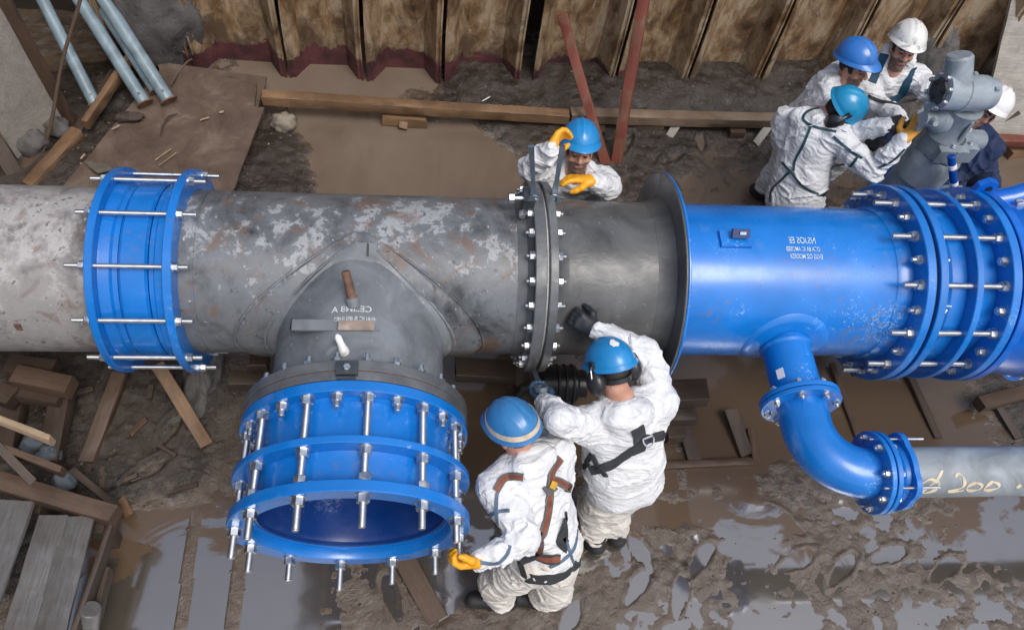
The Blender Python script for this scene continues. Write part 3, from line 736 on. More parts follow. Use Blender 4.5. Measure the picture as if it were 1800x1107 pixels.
for (a, za, b, zb, w, t, m, lb) in [((-40, 722), .62, (92, 773), .60, .035, .09, W_PALE, 'pale sawn board sticking out over the stacked timber'), ((0, 785), .52, (112, 828), .50, .04, .10, W_BROWN, 'brown board end below the pale sawn board'), ((-10, 775), .55, (62, 850), .45, .05, .10, W_DARK, 'dark plank crossing behind the edge beam'),
    ((18, 643), .32, (98, 652), .32, .12, .10, W_DARK, 'dark timber lying under the lime stained pipe'), ((30, 662), .38, (126, 682), .38, .12, .10, W_BROWN, 'split brown timber end under the lime stained pipe'), ((40, 690), .28, (112, 700), .28, .12, .10, W_DARK, 'dark timber in the second layer of the left stack'),
    ((112, 690), .22, (88, 815), .18, .12, .10, W_DARK, 'dark upright bearer at the right of the left stack'), ((30, 700), .15, (10, 800), .12, .12, .10, W_DARK, 'dark bearer deep under the left stack'), ((0, 690), .3, (28, 700), .3, .12, .1, W_DARK, 'dark block at the left edge of the stack'),
    ((212, 655), .16, (152, 812), .06, .095, .06, W_BROWN, 'brown plank slanting from under the blue coupling to the left'), ((275, 640), .40, (362, 782), .06, .085, .06, W_OCHRE, 'ochre prop slanting from under the blue coupling to the right'),
    ((128, 828), .22, (208, 893), .18, .045, .06, W_DARK, 'dark batten running down to the corner of the staging'), ((160, 800), .04, (150, 845), .04, .05, .03, W_DARK, 'short dark offcut below the brown plank'), ((182, 815), .04, (180, 858), .04, .04, .03, W_BROWN, 'small brown offcut lying on the mud'),
    ((700, 960), .05, (770, 1090), .02, .13, .03, W_BROWN, 'brown board on the mud under the open blue joint'), ((213, 875), .04, (228, 905), .04, .05, .02, W_OCHRE, 'small ochre offcut in the mud beside the staging')]:
    plank('timber', at(*a, G + za), at(*b, G + zb), w, t, m, lb, 'timber', 'loose timber at the lower left')
for k, (px, py, lb) in enumerate([(112, 845, 'blue grey stone wedged behind the edge beam'), (60, 780, 'grey stone between the stacked boards'), (85, 800, 'blue grey stone under the brown board end')]):
    p = at(px, py, G + .2); tag(lump('stone', p, (.07, .06, .06), concrete('blue_stone%d' % k, (.13, .16, .19), (.05, .06, .07)), 60 + k, .5, 10), lb, 'stone')
p = at(352, 640, G + .15)
tag(lump('concrete_lump', (p.x, p.y + .1, G - .02), (.13, .42, .20), concrete('rubble_concrete', (.11, .105, .10)), 77, .5, 24), 'rough concrete lump under the pipe right of the blue coupling', 'concrete')

for px, py, a, L, w, m, lb in [(150, 700, .3, .16, .04, W_DARK, 'dark offcut in the mud right of the left timber stack'), (190, 735, 2.2, .10, .03, W_DARK, 'short dark offcut beside the brown slanting plank'), (250, 760, .9, .14, .035, W_BROWN, 'brown offcut between the two slanting props'),
    (300, 800, 2.6, .12, .03, W_DARK, 'dark offcut in the mud below the right slanting prop'), (232, 842, .4, .09, .03, W_BROWN, 'brown sliver lying near the corner of the staging'), (270, 700, 1.6, .10, .04, W_DARK, 'dark stick in the mud under the blue coupling'), (330, 860, .2, .15, .025, W_DARK, 'dark stick at the edge of the front puddle')]:
    p = at(px, py, G); d = Vector((math.cos(a), math.sin(a), .1)) * L / 2; p.z = max(gz(p.x, p.y), G) + .015
    plank('offcut', p - d, p + d, w, .02, m, lb, 'offcut', 'small offcuts in the mud')
# ---- timber bed under the pipe
for (a, za, b, zb, w, t, m, lb) in [((1165, 694), .34, (1240, 690), .34, .16, .12, W_DARK, 'red brown bearer end behind the white coverall, upper one'), ((1165, 728), .22, (1220, 726), .22, .14, .10, W_DARK, 'red brown bearer end behind the white coverall, lower one'), ((1170, 760), .12, (1198, 758), .12, .12, .10, W_DARK, 'short dark bearer end beside the coverall belt'),
    ((1196, 720), .08, (1222, 812), .02, .10, .03, W_DARK, 'dark sleeper standing in the water, left of a pair'), ((1285, 720), .08, (1312, 800), .02, .10, .03, W_DARK, 'dark sleeper standing in the water, right of a pair'), ((1165, 818), .02, (1330, 812), .02, .05, .04, W_BROWN, 'long thin rail along the front of the sleepers'), ((1318, 755), .03, (1328, 812), .03, .05, .03, W_BROWN, 'short rail closing the right side of the sleepers'),
    ((1462, 640), .03, (1510, 775), .01, .045, .03, W_BROWN, 'thin sunk batten left of the elbow coupling'), ((1590, 640), .04, (1650, 770), .01, .06, .03, W_DARK, 'sunk batten above the side pipe'), ((1740, 690), .06, (1790, 770), .02, .06, .03, W_DARK, 'dark batten at the right edge above the side pipe'), ((1720, 710), .14, (1800, 690), .14, .10, .09, W_BROWN, 'brown timber block under the dismantling joint'),
    ((405, 668), .36, (470, 668), .36, .10, .09, W_DARK, 'dark bearer end left of the tee flange'), ((440, 640), .46, (472, 640), .46, .08, .10, W_DARK, 'dark bearer end above its neighbour left of the tee'), ((800, 650), .36, (905, 655), .34, .14, .10, W_DARK, 'dark bearer crossing under the run of the tee'), ((905, 650), .30, (1000, 840), .05, .12, .10, W_DARK, 'dark bearer running forward under the bolted flange'), ((1500, 640), .34, (1560, 640), .34, .14, .12, W_DARK, 'dark bearer under the blue spool pipe')]:
    plank('bearer', at(*a, G + za), at(*b, G + zb), w, t, m, lb, 'bearer', 'timber bearers in the water under the pipes')
# ---- black pump under the bolted flange
pc = at(985, 672, G + .45)
pu = thing('pump', (pc.x, pc.y, G), 'black pump standing in the water under the bolted flange', 'pump')
mb = MB(); mb.lathe([(-.14, 0), (-.14, .10), (-.12, .13), (.10, .13), (.12, .10), (.17, .10), (.17, 0)], (pc.x, pc.y, G + .42), (1, 0, 0), 32, closed=False); obj('motor_body', mb, BLACK, pu)
mb = MB()
for k in range(3): mb.ring(-.03 + .05 * k, -.015 + .05 * k, .128, .14, (pc.x, pc.y, G + .42), (1, 0, 0), 32)
obj('cooling_ring', mb, BLACK_RUB, pu)
obj('foot', MB().box((pc.x, pc.y, G + .14), (.22, .2, .32)), BLACK, pu)
obj('hose', MB().tube([(pc.x - .14, pc.y, G + .42), (pc.x - .25, pc.y - .02, G + .4), (pc.x - .32, pc.y - .08, G + .25), (pc.x - .34, pc.y - .2, G + .02)], .03, 12), BLACK_RUB, pu)
# ================================================================== THE PIPELINE
X = Vector((1, 0, 0)); Y = Vector((0, 1, 0)); Z = Vector((0, 0, 1)); O = Vector((0, 0, 0))
RP = .46
def axis_frame(ax):
    ax = Vector(ax).normalized(); u = Vector((0, 0, 1)) if abs(ax.z) < .9 else Vector((1, 0, 0))
    u = (u - ax * u.dot(ax)).normalized(); return ax, u, ax.cross(u)
def zrot(ax):
    ax, u, w = axis_frame(ax); return Matrix((u, w, ax)).transposed()
def rod_mesh(L, r): return MB().lathe([(0, 0), (0, r * .8), (r * .25, r), (L - r * .25, r), (L, r * .8), (L, 0)], O, Z, 14, closed=False).mesh('threaded_rod', THREAD)
def nut_mesh(af, h, wash=.004): return MB().hexnut(O, Z, af, h, wash).mesh('nut', ZINC, smooth=30)
def bolt_mesh(r, L, af, h): 
    mb = MB().hexnut(O, Z, af, h, .004); mb.lathe([(h, r), (h + L - r * .25, r), (h + L, r * .8), (h + L, 0)], O, Z, 12, closed=False)
    return mb.mesh('bolt', ZINC, smooth=30)
def spot(c, ax, r, a, t):
    ax, u, w = axis_frame(ax); return Vector(c) + ax * t + (u * math.cos(a) + w * math.sin(a)) * r
def rods(parent, c, ax, rbc, n, a0, t0, t1, rr, nuts, af, h, jit=.0):
    """n threaded rods on a bolt circle; nuts = [(t, +1/-1)] where a nut's washer sits and which way it faces"""
    me = rod_mesh(t1 - t0, rr); nm = nut_mesh(af, h); rt = zrot(ax)
    for k in range(n):
        a = a0 + 2 * math.pi * k / n; j = rng.uniform(-jit, jit)
        ro = inst('threaded_rod', me, parent, spot(c, ax, rbc, a, t0 + j), rt)
        for t, s in nuts:
            no = bpy.data.objects.new('nut', nm); COL.objects.link(no); no.parent = ro
            q = Matrix.Rotation(rng.uniform(0, 6.28), 4, 'Z') @ (Matrix.Identity(4) if s > 0 else Matrix.Rotation(math.pi, 4, 'X'))
            q.translation = Vector((0, 0, t - t0 - j)); no.matrix_local = q
def bolts(parent, c, ax, rbc, n, a0, t, sgn, r, L, af, h, skip=()):
    me = bolt_mesh(r, L, af, h); rt = zrot(Vector(ax) * sgn)
    for k in range(n):
        if k in skip: continue
        a = a0 + 2 * math.pi * k / n
        inst('bolt', me, parent, spot(c, ax, rbc, a, t), rt @ Matrix.Rotation(rng.uniform(0, 6.28), 3, 'Z'))
def pipe_mb(t0, t1, ro, ri, c=O, ax=X, n=96, seg=1):
    pr = [(t0, ri)] + [(t0 + (t1 - t0) * i / seg, ro) for i in range(seg + 1)] + [(t1, ri)]
    return MB().lathe(pr, c, ax, n)

# ---- old pipe on the left
t = thing('water_main_pipe', (-3, 0, 0), 'old pale lime stained pipe entering from the left edge', 'pipe')
obj('barrel', pipe_mb(-7.5, -1.46, RP, RP - .02), OLD_PIPE, t)
obj('scar', MB().box(cyl_hit(33, 575, RP), (.03, .012, .05)), RUST, t)

# ---- blue coupling round the joint
t = thing('pipe_coupling', (-1.44, 0, 0), 'blue two ring pipe coupling with long tie rods round the pipe joint', 'pipe coupling')
obj('end_ring', MB().ring(-1.655, -1.615, .462, .575, O, X), BLUE, t)
obj('end_ring', MB().ring(-1.285, -1.24, .462, .575, O, X), BLUE, t)
obj('sleeve', MB().lathe([(-1.52, .462), (-1.52, .492), (-1.505, .503), (-1.39, .505), (-1.378, .492), (-1.378, .462)], O, X, 96), BLUE, t)
obj('gland', MB().lathe([(-1.614, .462), (-1.614, .512), (-1.56, .505), (-1.55, .490), (-1.525, .488), (-1.525, .462)], O, X, 96), BLUE, t)
obj('gland', MB().lathe([(-1.373, .462), (-1.373, .488), (-1.35, .490), (-1.34, .505), (-1.286, .512), (-1.286, .462)], O, X, 96), BLUE, t)
rods(t, O, X, .545, 12, R_(90 - 87), -1.745, -1.155, .0125, [(-1.24, 1), (-1.655, -1)], .042, .026, .012)

# ---- grey tee
XB = -.322
t = thing('pipe_tee', (XB, 0, 0), 'grey tar coated tee with lime stains and a branch towards the viewer', 'pipe tee')
obj('run_barrel', pipe_mb(-1.455, .60, RP, RP - .02, seg=2), TEE_MAT, t)
obj('weld_band', MB().lathe([(-1.18, RP - .004), (-1.18, RP + .004), (-1.165, RP + .005), (-1.165, RP - .004)], O, X, 96), TEE_MAT, t)
obj('branch_barrel', pipe_mb(.2, .90, RP - .012, RP - .03, (XB, 0, 0), -Y, seg=2), BRANCH_MAT, t)
def saddle(hw_scale, rr, mat, name, top=R_(84), lip=.02):
    mb = MB(); n = 72; m = 28; vs = []; fs = []
    for i in range(n + 1):
        a = -top + 2 * top * i / n
        hw = hw_scale * max(0.0, math.cos(a * 90 / math.degrees(top))) + .012
        for j in range(m + 1):
            s = -1 + 2 * j / m
            r = rr - (.022 if abs(s) == 1 or i in (0, n) else 0) + .004 * math.sin(7 * a + 3 * s)
            vs.append((XB + hw * s, -r * math.cos(a), r * math.sin(a)))
    fs = [(i * (m + 1) + j, i * (m + 1) + j + 1, (i + 1) * (m + 1) + j + 1, (i + 1) * (m + 1) + j) for i in range(n) for j in range(m)]
    for sgn in (-1, 1):
        bd = []
        for i in range(n + 1):
            a = -top + 2 * top * i / n; hw = hw_scale * max(0.0, math.cos(a * 90 / math.degrees(top))) + .014; r = rr - .017
            bd.append(Vector((XB + sgn * hw, -r * math.cos(a), r * math.sin(a))))
        obj('weld_bead', MB().tube(bd, [.007 + .002 * math.sin(k * 1.7) for k in range(n + 1)], 7), mat, t, smooth=60)
    return obj(name, mb.add(vs, fs), mat, t, smooth=50)
saddle(.66, RP + .022, TEE_MAT, 'saddle_pad')
saddle(.50, RP + .036, BRANCH_MAT, 'saddle_pad', R_(77))
obj('run_flange', MB().ring(.601, .664, RP - .02, .565, O, X), FLANGE_MAT, t)
obj('branch_flange', MB().ring(.885, .938, RP - .03, .573, (XB, 0, 0), -Y), FLANGE_MAT, t)
obj('branch_flange', MB().ring(.943, .988, RP - .03, .573, (XB, 0, 0), -Y), FLANGE_MAT, t)
obj('gasket', MB().ring(.9385, .9425, RP, .566, (XB, 0, 0), -Y), RUST, t)
obj('fillet', MB().lathe([(.82, RP - .02), (.82, RP - .008), (.86, RP + .012), (.884, RP + .04), (.884, RP - .02)], (XB, 0, 0), -Y, 96), BRANCH_MAT, t)
obj('fillet', MB().lathe([(.52, RP - .01), (.52, RP + .003), (.57, RP + .012), (.600, RP + .05), (.600, RP - .01)], O, X, 96), FLANGE_MAT, t)
# lug on the branch flange
q = Vector((XB - .01, -.938, .575))
obj('lug', MB().box(q + Vector((0, 0, .002)), (.10, .07, .03)).box(q + Vector((0, -.052, -.012)), (.085, .012, .06)), DARK_STEEL, t)
obj('lug_bolt', MB().hexnut(q + Vector((0, -.0, .018)), Z, .03, .012), ZINC, t)
# plate with slot
def on_branch(px, py, r=RP - .012):
    d = ray(px, py); ox, oz = CAM_POS.x - XB, CAM_POS.z; a = d.x ** 2 + d.z ** 2; b = 2 * (ox * d.x + oz * d.z); c = ox * ox + oz * oz - r * r
    tt = (-b - math.sqrt(max(0, b * b - 4 * a * c))) / (2 * a); p = CAM_POS + d * tt
    return p, Vector((p.x - XB, 0, p.z)).normalized()
p = cyl_hit(645, 445, RP + .03); n = Vector((0, p.y, p.z)).normalized(); rt = Matrix((X, n.cross(X), n)).transposed()
obj('tag_plate', MB().box(p + n * .004, (.10, .105, .012), rt), BRANCH_MAT, t); obj('slot', MB().box(p + n * .011 + rt @ Vector((.005, .014, 0)), (.012, .07, .006), rt), BLACK, t)
p, n = on_branch(622, 538); e = at(606, 478, p.z + .07)
obj('stub_pipe', MB().rod(p - n * .01, p + n * .09 + (e - p) * .72, .024, .022, 14, .003), RUST, t)
obj('stub_clamp', MB().ring(.0, .05, .02, .034, p - n * .005, (n * .09 + (e - p) * .72), 16), BRANCH_MAT, t)
p, n = on_branch(594, 577); p2, n2 = on_branch(664, 577); p0, n0 = on_branch(522, 574)
obj('flat_bar', MB().box((p + p2) / 2 * .5 + (p0 + p) / 2 * .5 + n * .022, ((p2 - p0).length, .062, .014)), BRANCH_MAT, t)
obj('bar_end', MB().box(p0 + n0 * .02, (.03, .05, .05)), DARK_STEEL, t)
obj('bar_rust', MB().box((p + p2) / 2 + n * .0285, ((p2 - p).length * .9, .056, .006)), plain('rust_smear', (.30, .24, .20), .6, vary=.4), t)
p, n = on_branch(605, 618); e = p + n * .07 + Vector((-.02, .04, 0)); 
obj('white_stopper', MB().tube([p, p + n * .02, e * .5 + (p + n * .02) * .5, e, e + (e - p).normalized() * .015], [.026, .024, .017, .017, .008], 14), WHITE_PAINT, t)
# bolt ends behind the branch flange
bolts(t, (XB, 0, 0), -Y, .532, 24, R_(7), .885, -1, .013, .035, .042, .022)

# ---- painted lettering (flat print wrapped on the pipe, mirrored as in the photograph)
def lettering(text, height, mapper, mat, parent, width=None, mirror=True):
    cu = bpy.data.curves.new('lettering', 'FONT'); cu.body = text; cu.size = 1; cu.align_x = 'CENTER'; cu.align_y = 'CENTER'; cu.offset = .012
    tmp = bpy.data.objects.new('tmp', cu); COL.objects.link(tmp)
    dg = bpy.context.evaluated_depsgraph_get(); me = bpy.data.meshes.new_from_object(tmp.evaluated_get(dg))
    bpy.data.objects.remove(tmp)
    import bmesh
    bm = bmesh.new(); bm.from_mesh(me); bmesh.ops.triangulate(bm, faces=bm.faces); bm.to_mesh(me); bm.free()
    xs = [v.co.x for v in me.vertices]; w = max(xs) - min(xs); s = height / .7; sx = s if width is None else width / w
    base = root_loc(parent)
    for v in me.vertices: v.co = mapper((-1 if mirror else 1) * v.co.x * sx, v.co.y * s) - base
    me.materials.clear(); me.materials.append(mat)
    o = bpy.data.objects.new('lettering', me); COL.objects.link(o); o.parent = parent; return o
def wrap_main(px, py, r=RP + .003, rotx=0):
    p = cyl_hit(px, py, r); a0 = math.atan2(p.z, p.y)
    def f(u, v):
        a = a0 - v / r; return Vector((p.x + u, r * math.cos(a), r * math.sin(a)))
    return f
def wrap_branch(px, py, r=RP - .0085):
    p, n = on_branch(px, py, r); a0 = math.atan2(p.x - XB, p.z)
    def f(u, v):
        a = a0 + u / r; return Vector((XB + r * math.sin(a), p.y + v, r * math.cos(a)))
    return f
def stencil(name, ink, under):
    m = Mat(name, ink, .5); m.base(m.mix(m.ramp(m.noise(55, 4, .65), [(.50, 0.0), (.66, .7)]), ink, under)); return m.m
PRINT = stencil('white_stencil_print', (.60, .64, .66), (.18, .20, .21))
lettering('CE..IM8 A', .034, wrap_branch(618, 543), PRINT, t, .20)
lettering(':IEAUC B 8SUH82', .024, wrap_branch(624, 560), PRINT, t, .21)

# ---- dark grey flanged spool with the puddle collar
t = thing('flanged_spool', (1.0, 0, 0), 'dark grey flanged spool pipe with a wide collar plate at its right end', 'pipe')
obj('flange', MB().ring(.680, .727, RP - .02, .565, O, X), FLANGE_MAT, t)
obj('gasket', MB().ring(.6645, .6795, RP, .535, O, X), GASKET, t)
obj('barrel', pipe_mb(.70, 1.40, RP, RP - .02, seg=2), SPOOL_MAT, t)
obj('fillet', MB().lathe([(.728, RP - .01), (.728, RP + .045), (.76, RP + .012), (.80, RP + .002), (.80, RP - .01)], O, X, 96), SPOOL_MAT, t)
obj('fillet', MB().lathe([(1.30, RP - .01), (1.30, RP + .002), (1.36, RP + .014), (1.393, RP + .04), (1.393, RP - .01)], O, X, 96), SPOOL_MAT, t)
obj('collar_plate', MB().ring(1.394, 1.408, RP - .02, .640, O, X, 96), SPOOL_MAT, t)
me_b = MB().lathe([(-.064, 0), (-.064, .010), (.064, .010), (.064, 0)], O, Z, 10, closed=False).mesh('bolt', ZINC); me_n = nut_mesh(.044, .024); me_e = rod_mesh(.022, .0115)
for k in range(24):
    a = R_(7.5 + 15 * k); o = inst('bolt', me_b, t, spot(O, X, .515, a, .664), zrot(X))
    for z, s in ((.063, 1), (-.063, -1)):
        no = bpy.data.objects.new('nut', me_n); COL.objects.link(no); no.parent = o
        q = Matrix.Rotation(rng.uniform(0, 6.28), 4, 'Z') @ (Matrix.Identity(4) if s > 0 else Matrix.Rotation(math.pi, 4, 'X')); q.translation = (0, 0, z); no.matrix_local = q
        eo = bpy.data.objects.new('bolt_end', me_e); COL.objects.link(eo); eo.parent = o; eo.location = (0, 0, .088 if s > 0 else -.108)
# spanners on the flange
def podger(p0, p1, w, th, lb):
    p0, p1 = Vector(p0), Vector(p1); d = (p1 - p0).normalized()
    s = thing('spanner', p0, lb, 'spanner', 'spanners set on the bolted flange')
    side = d.cross(Vector((0, -1, .3))).normalized(); n = side.cross(d).normalized(); L = (p1 - p0).length
    out = [(-.5, 0), (-.5, .12), (-.32, .3), (-.42, 1.0), (.42, 1.0), (.32, .3), (.5, .12), (.5, 0)]
    mb = MB().slab([p0 + side * (x * w) + d * (y * L) - n * th / 2 for x, y in out], n, th)
    obj('handle', mb, TOOL_STEEL, s, smooth=20)
    obj('jaw', MB().ring(-th * .8, th * .8, w * .55, w * 1.05, p0 - d * w * .5, n, 20, .002), TOOL_STEEL, s)
    return s
p = spot(O, X, .515, 0, 0)
fx = .59
podger(aty(938, 345, .12), aty(934, 257, .12), .034, .016, 'dark steel spanner standing upright on the left flange face')
p1_tool0 = aty(974, 345, .18); p1_tool1 = aty(989, 256, .26)
podger(p1_tool0, p1_tool1, .034, .016, 'blue grey steel spanner held up by the worker behind the flange')
# clamp block at the flange crown
c = thing('flange_clamp', aty(928, 355, .12), 'small grey clamp block beside the upright spanner on the flange', 'clamp')
q = Vector(c.location)
obj('block', MB().box(q, (.06, .10, .13)), DARK_STEEL, c); obj('screw', MB().rod(q + Vector((-.09, 0, .03)), q + Vector((.05, 0, .03)), .014, n=12), ZINC, c)
obj('screw_head', MB().hexnut(q + Vector((-.08, 0, .03)), -X, .05, .03), ZINC, c); obj('nut', MB().hexnut(q + Vector((-.03, -.05, -.03)), -Y, .04, .03), ZINC, c)

# ---- blue spool pipe with small branch
t = thing('blue_spool_pipe', (2.1, 0, 0), 'blue painted spool pipe with mirrored lettering and a small branch', 'pipe')
obj('collar_plate', MB().ring(1.4085, 1.424, RP - .02, .642, O, X, 96), BLUE, t)
obj('barrel', pipe_mb(1.42, 2.80, RP, RP - .02, seg=2), BLUE_PIPE, t)
obj('flange', MB().ring(2.785, 2.838, RP - .02, .610, O, X, 96), BLUE, t)
obj('fillet', MB().lathe([(2.70, RP - .01), (2.70, RP + .003), (2.73, RP + .014), (2.784, RP + .02), (2.784, RP - .01)], O, X, 96), BLUE_PIPE, t)
BX = 2.13; BR = .138
mb = MB(); n, m = 48, 10; vs = []
for i in range(n):
    a = 2 * math.pi * i / n
    for j in range(m + 1):
        r = .262 * j / m if j < m else .264; rr = RP + (.014 if j < m else -.006); u, v = r * math.cos(a), r * math.sin(a); th = v / rr
        vs.append((BX + u, -rr * math.cos(th), rr * math.sin(th)))
obj('saddle_pad', mb.add(vs, [(i * (m + 1) + j, i * (m + 1) + j + 1, ((i + 1) % n) * (m + 1) + j + 1, ((i + 1) % n) * (m + 1) + j) for i in range(n) for j in range(m)]), BLUE_PIPE, t, smooth=60)
obj('branch_stub', pipe_mb(.40, .82, BR, BR - .015, (BX, 0, 0), -Y, 48), BLUE_PIPE, t)
obj('weld_bead', MB().lathe([(.47, BR - .01), (.47, BR + .010), (.485, BR + .012), (.50, BR), (.50, BR - .01)], (BX, 0, 0), -Y, 48), BLUE_PIPE, t)
obj('branch_flange', MB().ring(.800, .826, BR - .02, .222, (BX, 0, 0), -Y, 56, .003), BLUE, t)
lab, ln = cyl_hit(1352, 662, BR), 0
p = Vector((BX - BR * .82, -.69, BR * .58)); nn = Vector((-.82, 0, .58)); rt = Matrix((nn.cross(Y), Y, nn)).transposed()
obj('label_sticker', MB().box(p + nn * .002, (.045, .06, .003), rt), LABEL, t)
# name bracket with dark plate
p = cyl_hit(1291, 422, RP); n = Vector((0, p.y, p.z)).normalized(); rt = Matrix((X, n.cross(X), n)).transposed()
obj('bracket_plate', MB().box(p + n * .010, (.175, .105, .02), rt), BLUE_PIPE, t)
obj('name_plate', MB().box(p + n * .05 + rt @ Vector((.02, .012, 0)), (.10, .05, .02), rt @ Matrix.Rotation(R_(38), 3, 'X')), plain('dark_navy_plate', (.004, .02, .11), .4), t)
obj('name_plate_mark', MB().box(p + n * .064 + rt @ Vector((.028, .004, 0)), (.035, .016, .004), rt @ Matrix.Rotation(R_(38), 3, 'X')), plain('pale_blue_mark', (.35, .48, .62), .5), t)
PRB = stencil('pale_blue_stencil', (.50, .62, .78), (.06, .24, .62))
lettering('NS.IOS EE', .042, wrap_main(1410, 423), PRB, t, .16)
lettering('OTA 8A IC AMOSEB', .028, wrap_main(1412, 438), PRB, t, .20)
lettering('EV2IS OZ MODEDI', .028, wrap_main(1418, 451), PRB, t, .19)

# ---- right dismantling joint
t = thing('dismantling_joint', (3.08, 0, 0), 'blue dismantling joint of three big rings and tie rods, right of the spool', 'pipe joint')
obj('flange', MB().ring(2.862, 2.911, RP - .02, .610, O, X, 96), BLUE, t)
obj('gasket', MB().ring(2.8385, 2.8615, RP, .585, O, X, 96), BLACK_RUB, t)
obj('mid_ring', MB().ring(3.09, 3.132, RP, .598, O, X, 96), BLUE, t)
obj('flange', MB().ring(3.30, 3.354, RP - .02, .610, O, X, 96), BLUE, t)
obj('outer_barrel', MB().lathe([(2.91, RP - .02), (2.91, RP + .02), (2.96, RP + .02), (3.0, RP + .052), (3.089, RP + .055), (3.089, RP - .02)], O, X, 96), BLUE, t)
obj('inner_barrel', MB().lathe([(3.1325, RP - .02), (3.1325, RP + .045), (3.18, RP + .04), (3.19, RP + .018), (3.299, RP + .018), (3.299, RP - .02)], O, X, 96), BLUE, t)
obj('label_sticker', MB().box(spot(O, X, RP + .036, R_(49), 2.985), (.035, .004, .06), Matrix.Rotation(R_(49 + 90 - 90), 3, 'X')), LABEL, t)
rods(t, O, X, .548, 12, R_(6), 2.66, 3.40, .0165, [(2.785, -1), (3.30, -1), (3.355, 1)], .052, .032, .02)
bolts(t, O, X, .548, 12, R_(21), 2.785, -1, .0145, .03, .046, .026)
bolts(t, O, X, .548, 12, R_(21), 2.911, 1, .0145, .02, .046, .026)
bolts(t, O, X, .548, 12, R_(21), 3.30, -1, .0145, .008, .046, .030)

# ---- gate valve beyond the joint, mostly out of frame
t = thing('gate_valve', (3.9, 0, 0), 'blue gate valve at the right edge with lifting lug', 'valve')
obj('flange', MB().ring(3.366, 3.42, RP - .02, .612, O, X, 96), plain('ultramarine_paint', (.0, .125, .56), .3, vary=.15, coat=.4), t)
UB = bpy.data.materials['ultramarine_paint']
obj('body', MB().lathe([(3.42, RP), (3.46, RP + .06), (3.6, RP + .10), (3.9, RP + .14), (4.3, RP + .10), (4.45, RP)], O, X, 64, closed=False), UB, t)
lp = at(1733, 338, .50)
obj('lifting_lug', MB().slab([lp + Vector((-.10, 0, -.16)), lp + Vector((-.07, 0, .05)), lp + Vector((-.02, .0, .09)), lp + Vector((.04, 0, .07)), lp + Vector((.06, 0, -.02)), lp + Vector((.10, 0, -.18))], (0, 1, 0), .04), UB, t)
obj('lug_hole', MB().lathe([(0, 0), (0, .022), (.003, .022), (.003, 0)], lp + Vector((0, -.001, .03)), (0, -1, 0), 16, closed=False), BLACK, t)
q = at(1775, 348, .46)
obj('by_pass_pipe', MB().tube([q + Vector((-.12, 0, -.04)), q + Vector((0, 0, 0)), q + Vector((.14, .02, .05)), q + Vector((.4, .04, .06))], .07, 20), UB, t)
obj('by_pass_bolt', MB().hexnut(q + Vector((.01, -.07, .03)), Vector((-.4, -1, .4)), .05, .04, .004), ZINC, t)
q = at(1792, 640, -.25)
obj('drain_boss', MB().lathe([(-.10, 0), (-.10, .12), (.0, .12), (.0, .0)], q, Vector((-.1, -.8, .55)), 32, closed=False), UB, t)
bolts(t, q, Vector((-.1, -.8, .55)), .085, 6, .4, .0, 1, .010, .01, .032, .02)

# ---- elbow, adapter and side pipe
t = thing('pipe_elbow', (2.3, -1.05, 0), 'glossy blue ninety degree elbow turning right to the side pipe', 'pipe elbow')
y0, bend = -.985, .265; x1 = BX + bend; prof = []
ringn = 40; segs = 28; vs = []
def elbow_pt(s):
    a = s * math.pi / 2; c = Vector((BX + bend, y0, 0))
    return c + Vector((-bend * math.cos(a), -bend * math.sin(a), 0)), Vector((math.cos(a), math.sin(a), 0)) * -1
path = [(Vector((BX, -.835, 0)), Vector((-1, 0, 0)))] + [elbow_pt(i / segs) for i in range(segs + 1)] + [(Vector((x1 + .03, y0 - bend, 0)), Vector((0, -1, 0)))]
for p, n in path: vs += [p + (n * math.cos(2 * math.pi * k / ringn) + Z * math.sin(2 * math.pi * k / ringn)) * BR for k in range(ringn)]
obj('bend', MB().add(vs, [(i * ringn + k, i * ringn + (k + 1) % ringn, (i + 1) * ringn + (k + 1) % ringn, (i + 1) * ringn + k) for i in range(len(path) - 1) for k in range(ringn)]), BLUE, t, smooth=180)
SY = y0 - bend
obj('flange', MB().ring(.832, .858, BR - .02, .222, (BX, 0, 0), -Y, 56, .003), BLUE, t)
obj('gasket', MB().ring(.8265, .8315, BR, .205, (BX, 0, 0), -Y, 40, .001), BLACK_RUB, t)
obj('flange', MB().ring(x1 + .015, x1 + .043, BR - .02, .222, (0, SY, 0), X, 56, .003), BLUE, t)
for c, ax, ts in (((BX, 0, 0), -Y, (.800, .858)), ((0, SY, 0), X, (x1 + .015,))):
    for k2, tt in enumerate(ts):
        bolts(t, c, ax, .186, 8, R_(22.5), tt, 1 if (len(ts) == 2 and k2 == 1) else -1, .010, .014, .034, .020)
t = thing('pipe_adapter', (x1 + .1, SY, 0), 'blue flange adapter joining the elbow to the grey side pipe', 'pipe coupling')
c = (0, SY, 0)
obj('flange', MB().ring(x1 + .050, x1 + .078, BR, .222, c, X, 56, .003), BLUE, t)
obj('gasket', MB().ring(x1 + .0435, x1 + .0495, BR, .20, c, X, 40, .001), BLACK_RUB, t)
obj('sleeve', MB().lathe([(x1 + .078, BR), (x1 + .078, .172), (x1 + .10, .165), (x1 + .115, .178), (x1 + .13, .166), (x1 + .15, .172), (x1 + .15, BR)], c, X, 48), BLUE, t)
mb = MB(); nn = 4; pts = []
for k in range(48):
    a = 2 * math.pi * k / 48; pts.append(.200 + .024 * max(0, math.cos(4 * (a - R_(45)))))
vs = []
for xx in (x1 + .152, x1 + .182): vs += [Vector((xx, SY + pts[k] * math.cos(2 * math.pi * k / 48), pts[k] * math.sin(2 * math.pi * k / 48))) for k in range(48)]
for xx in (x1 + .152, x1 + .182): vs += [Vector((xx, SY + BR * math.cos(2 * math.pi * k / 48), BR * math.sin(2 * math.pi * k / 48))) for k in range(48)]
fs = []
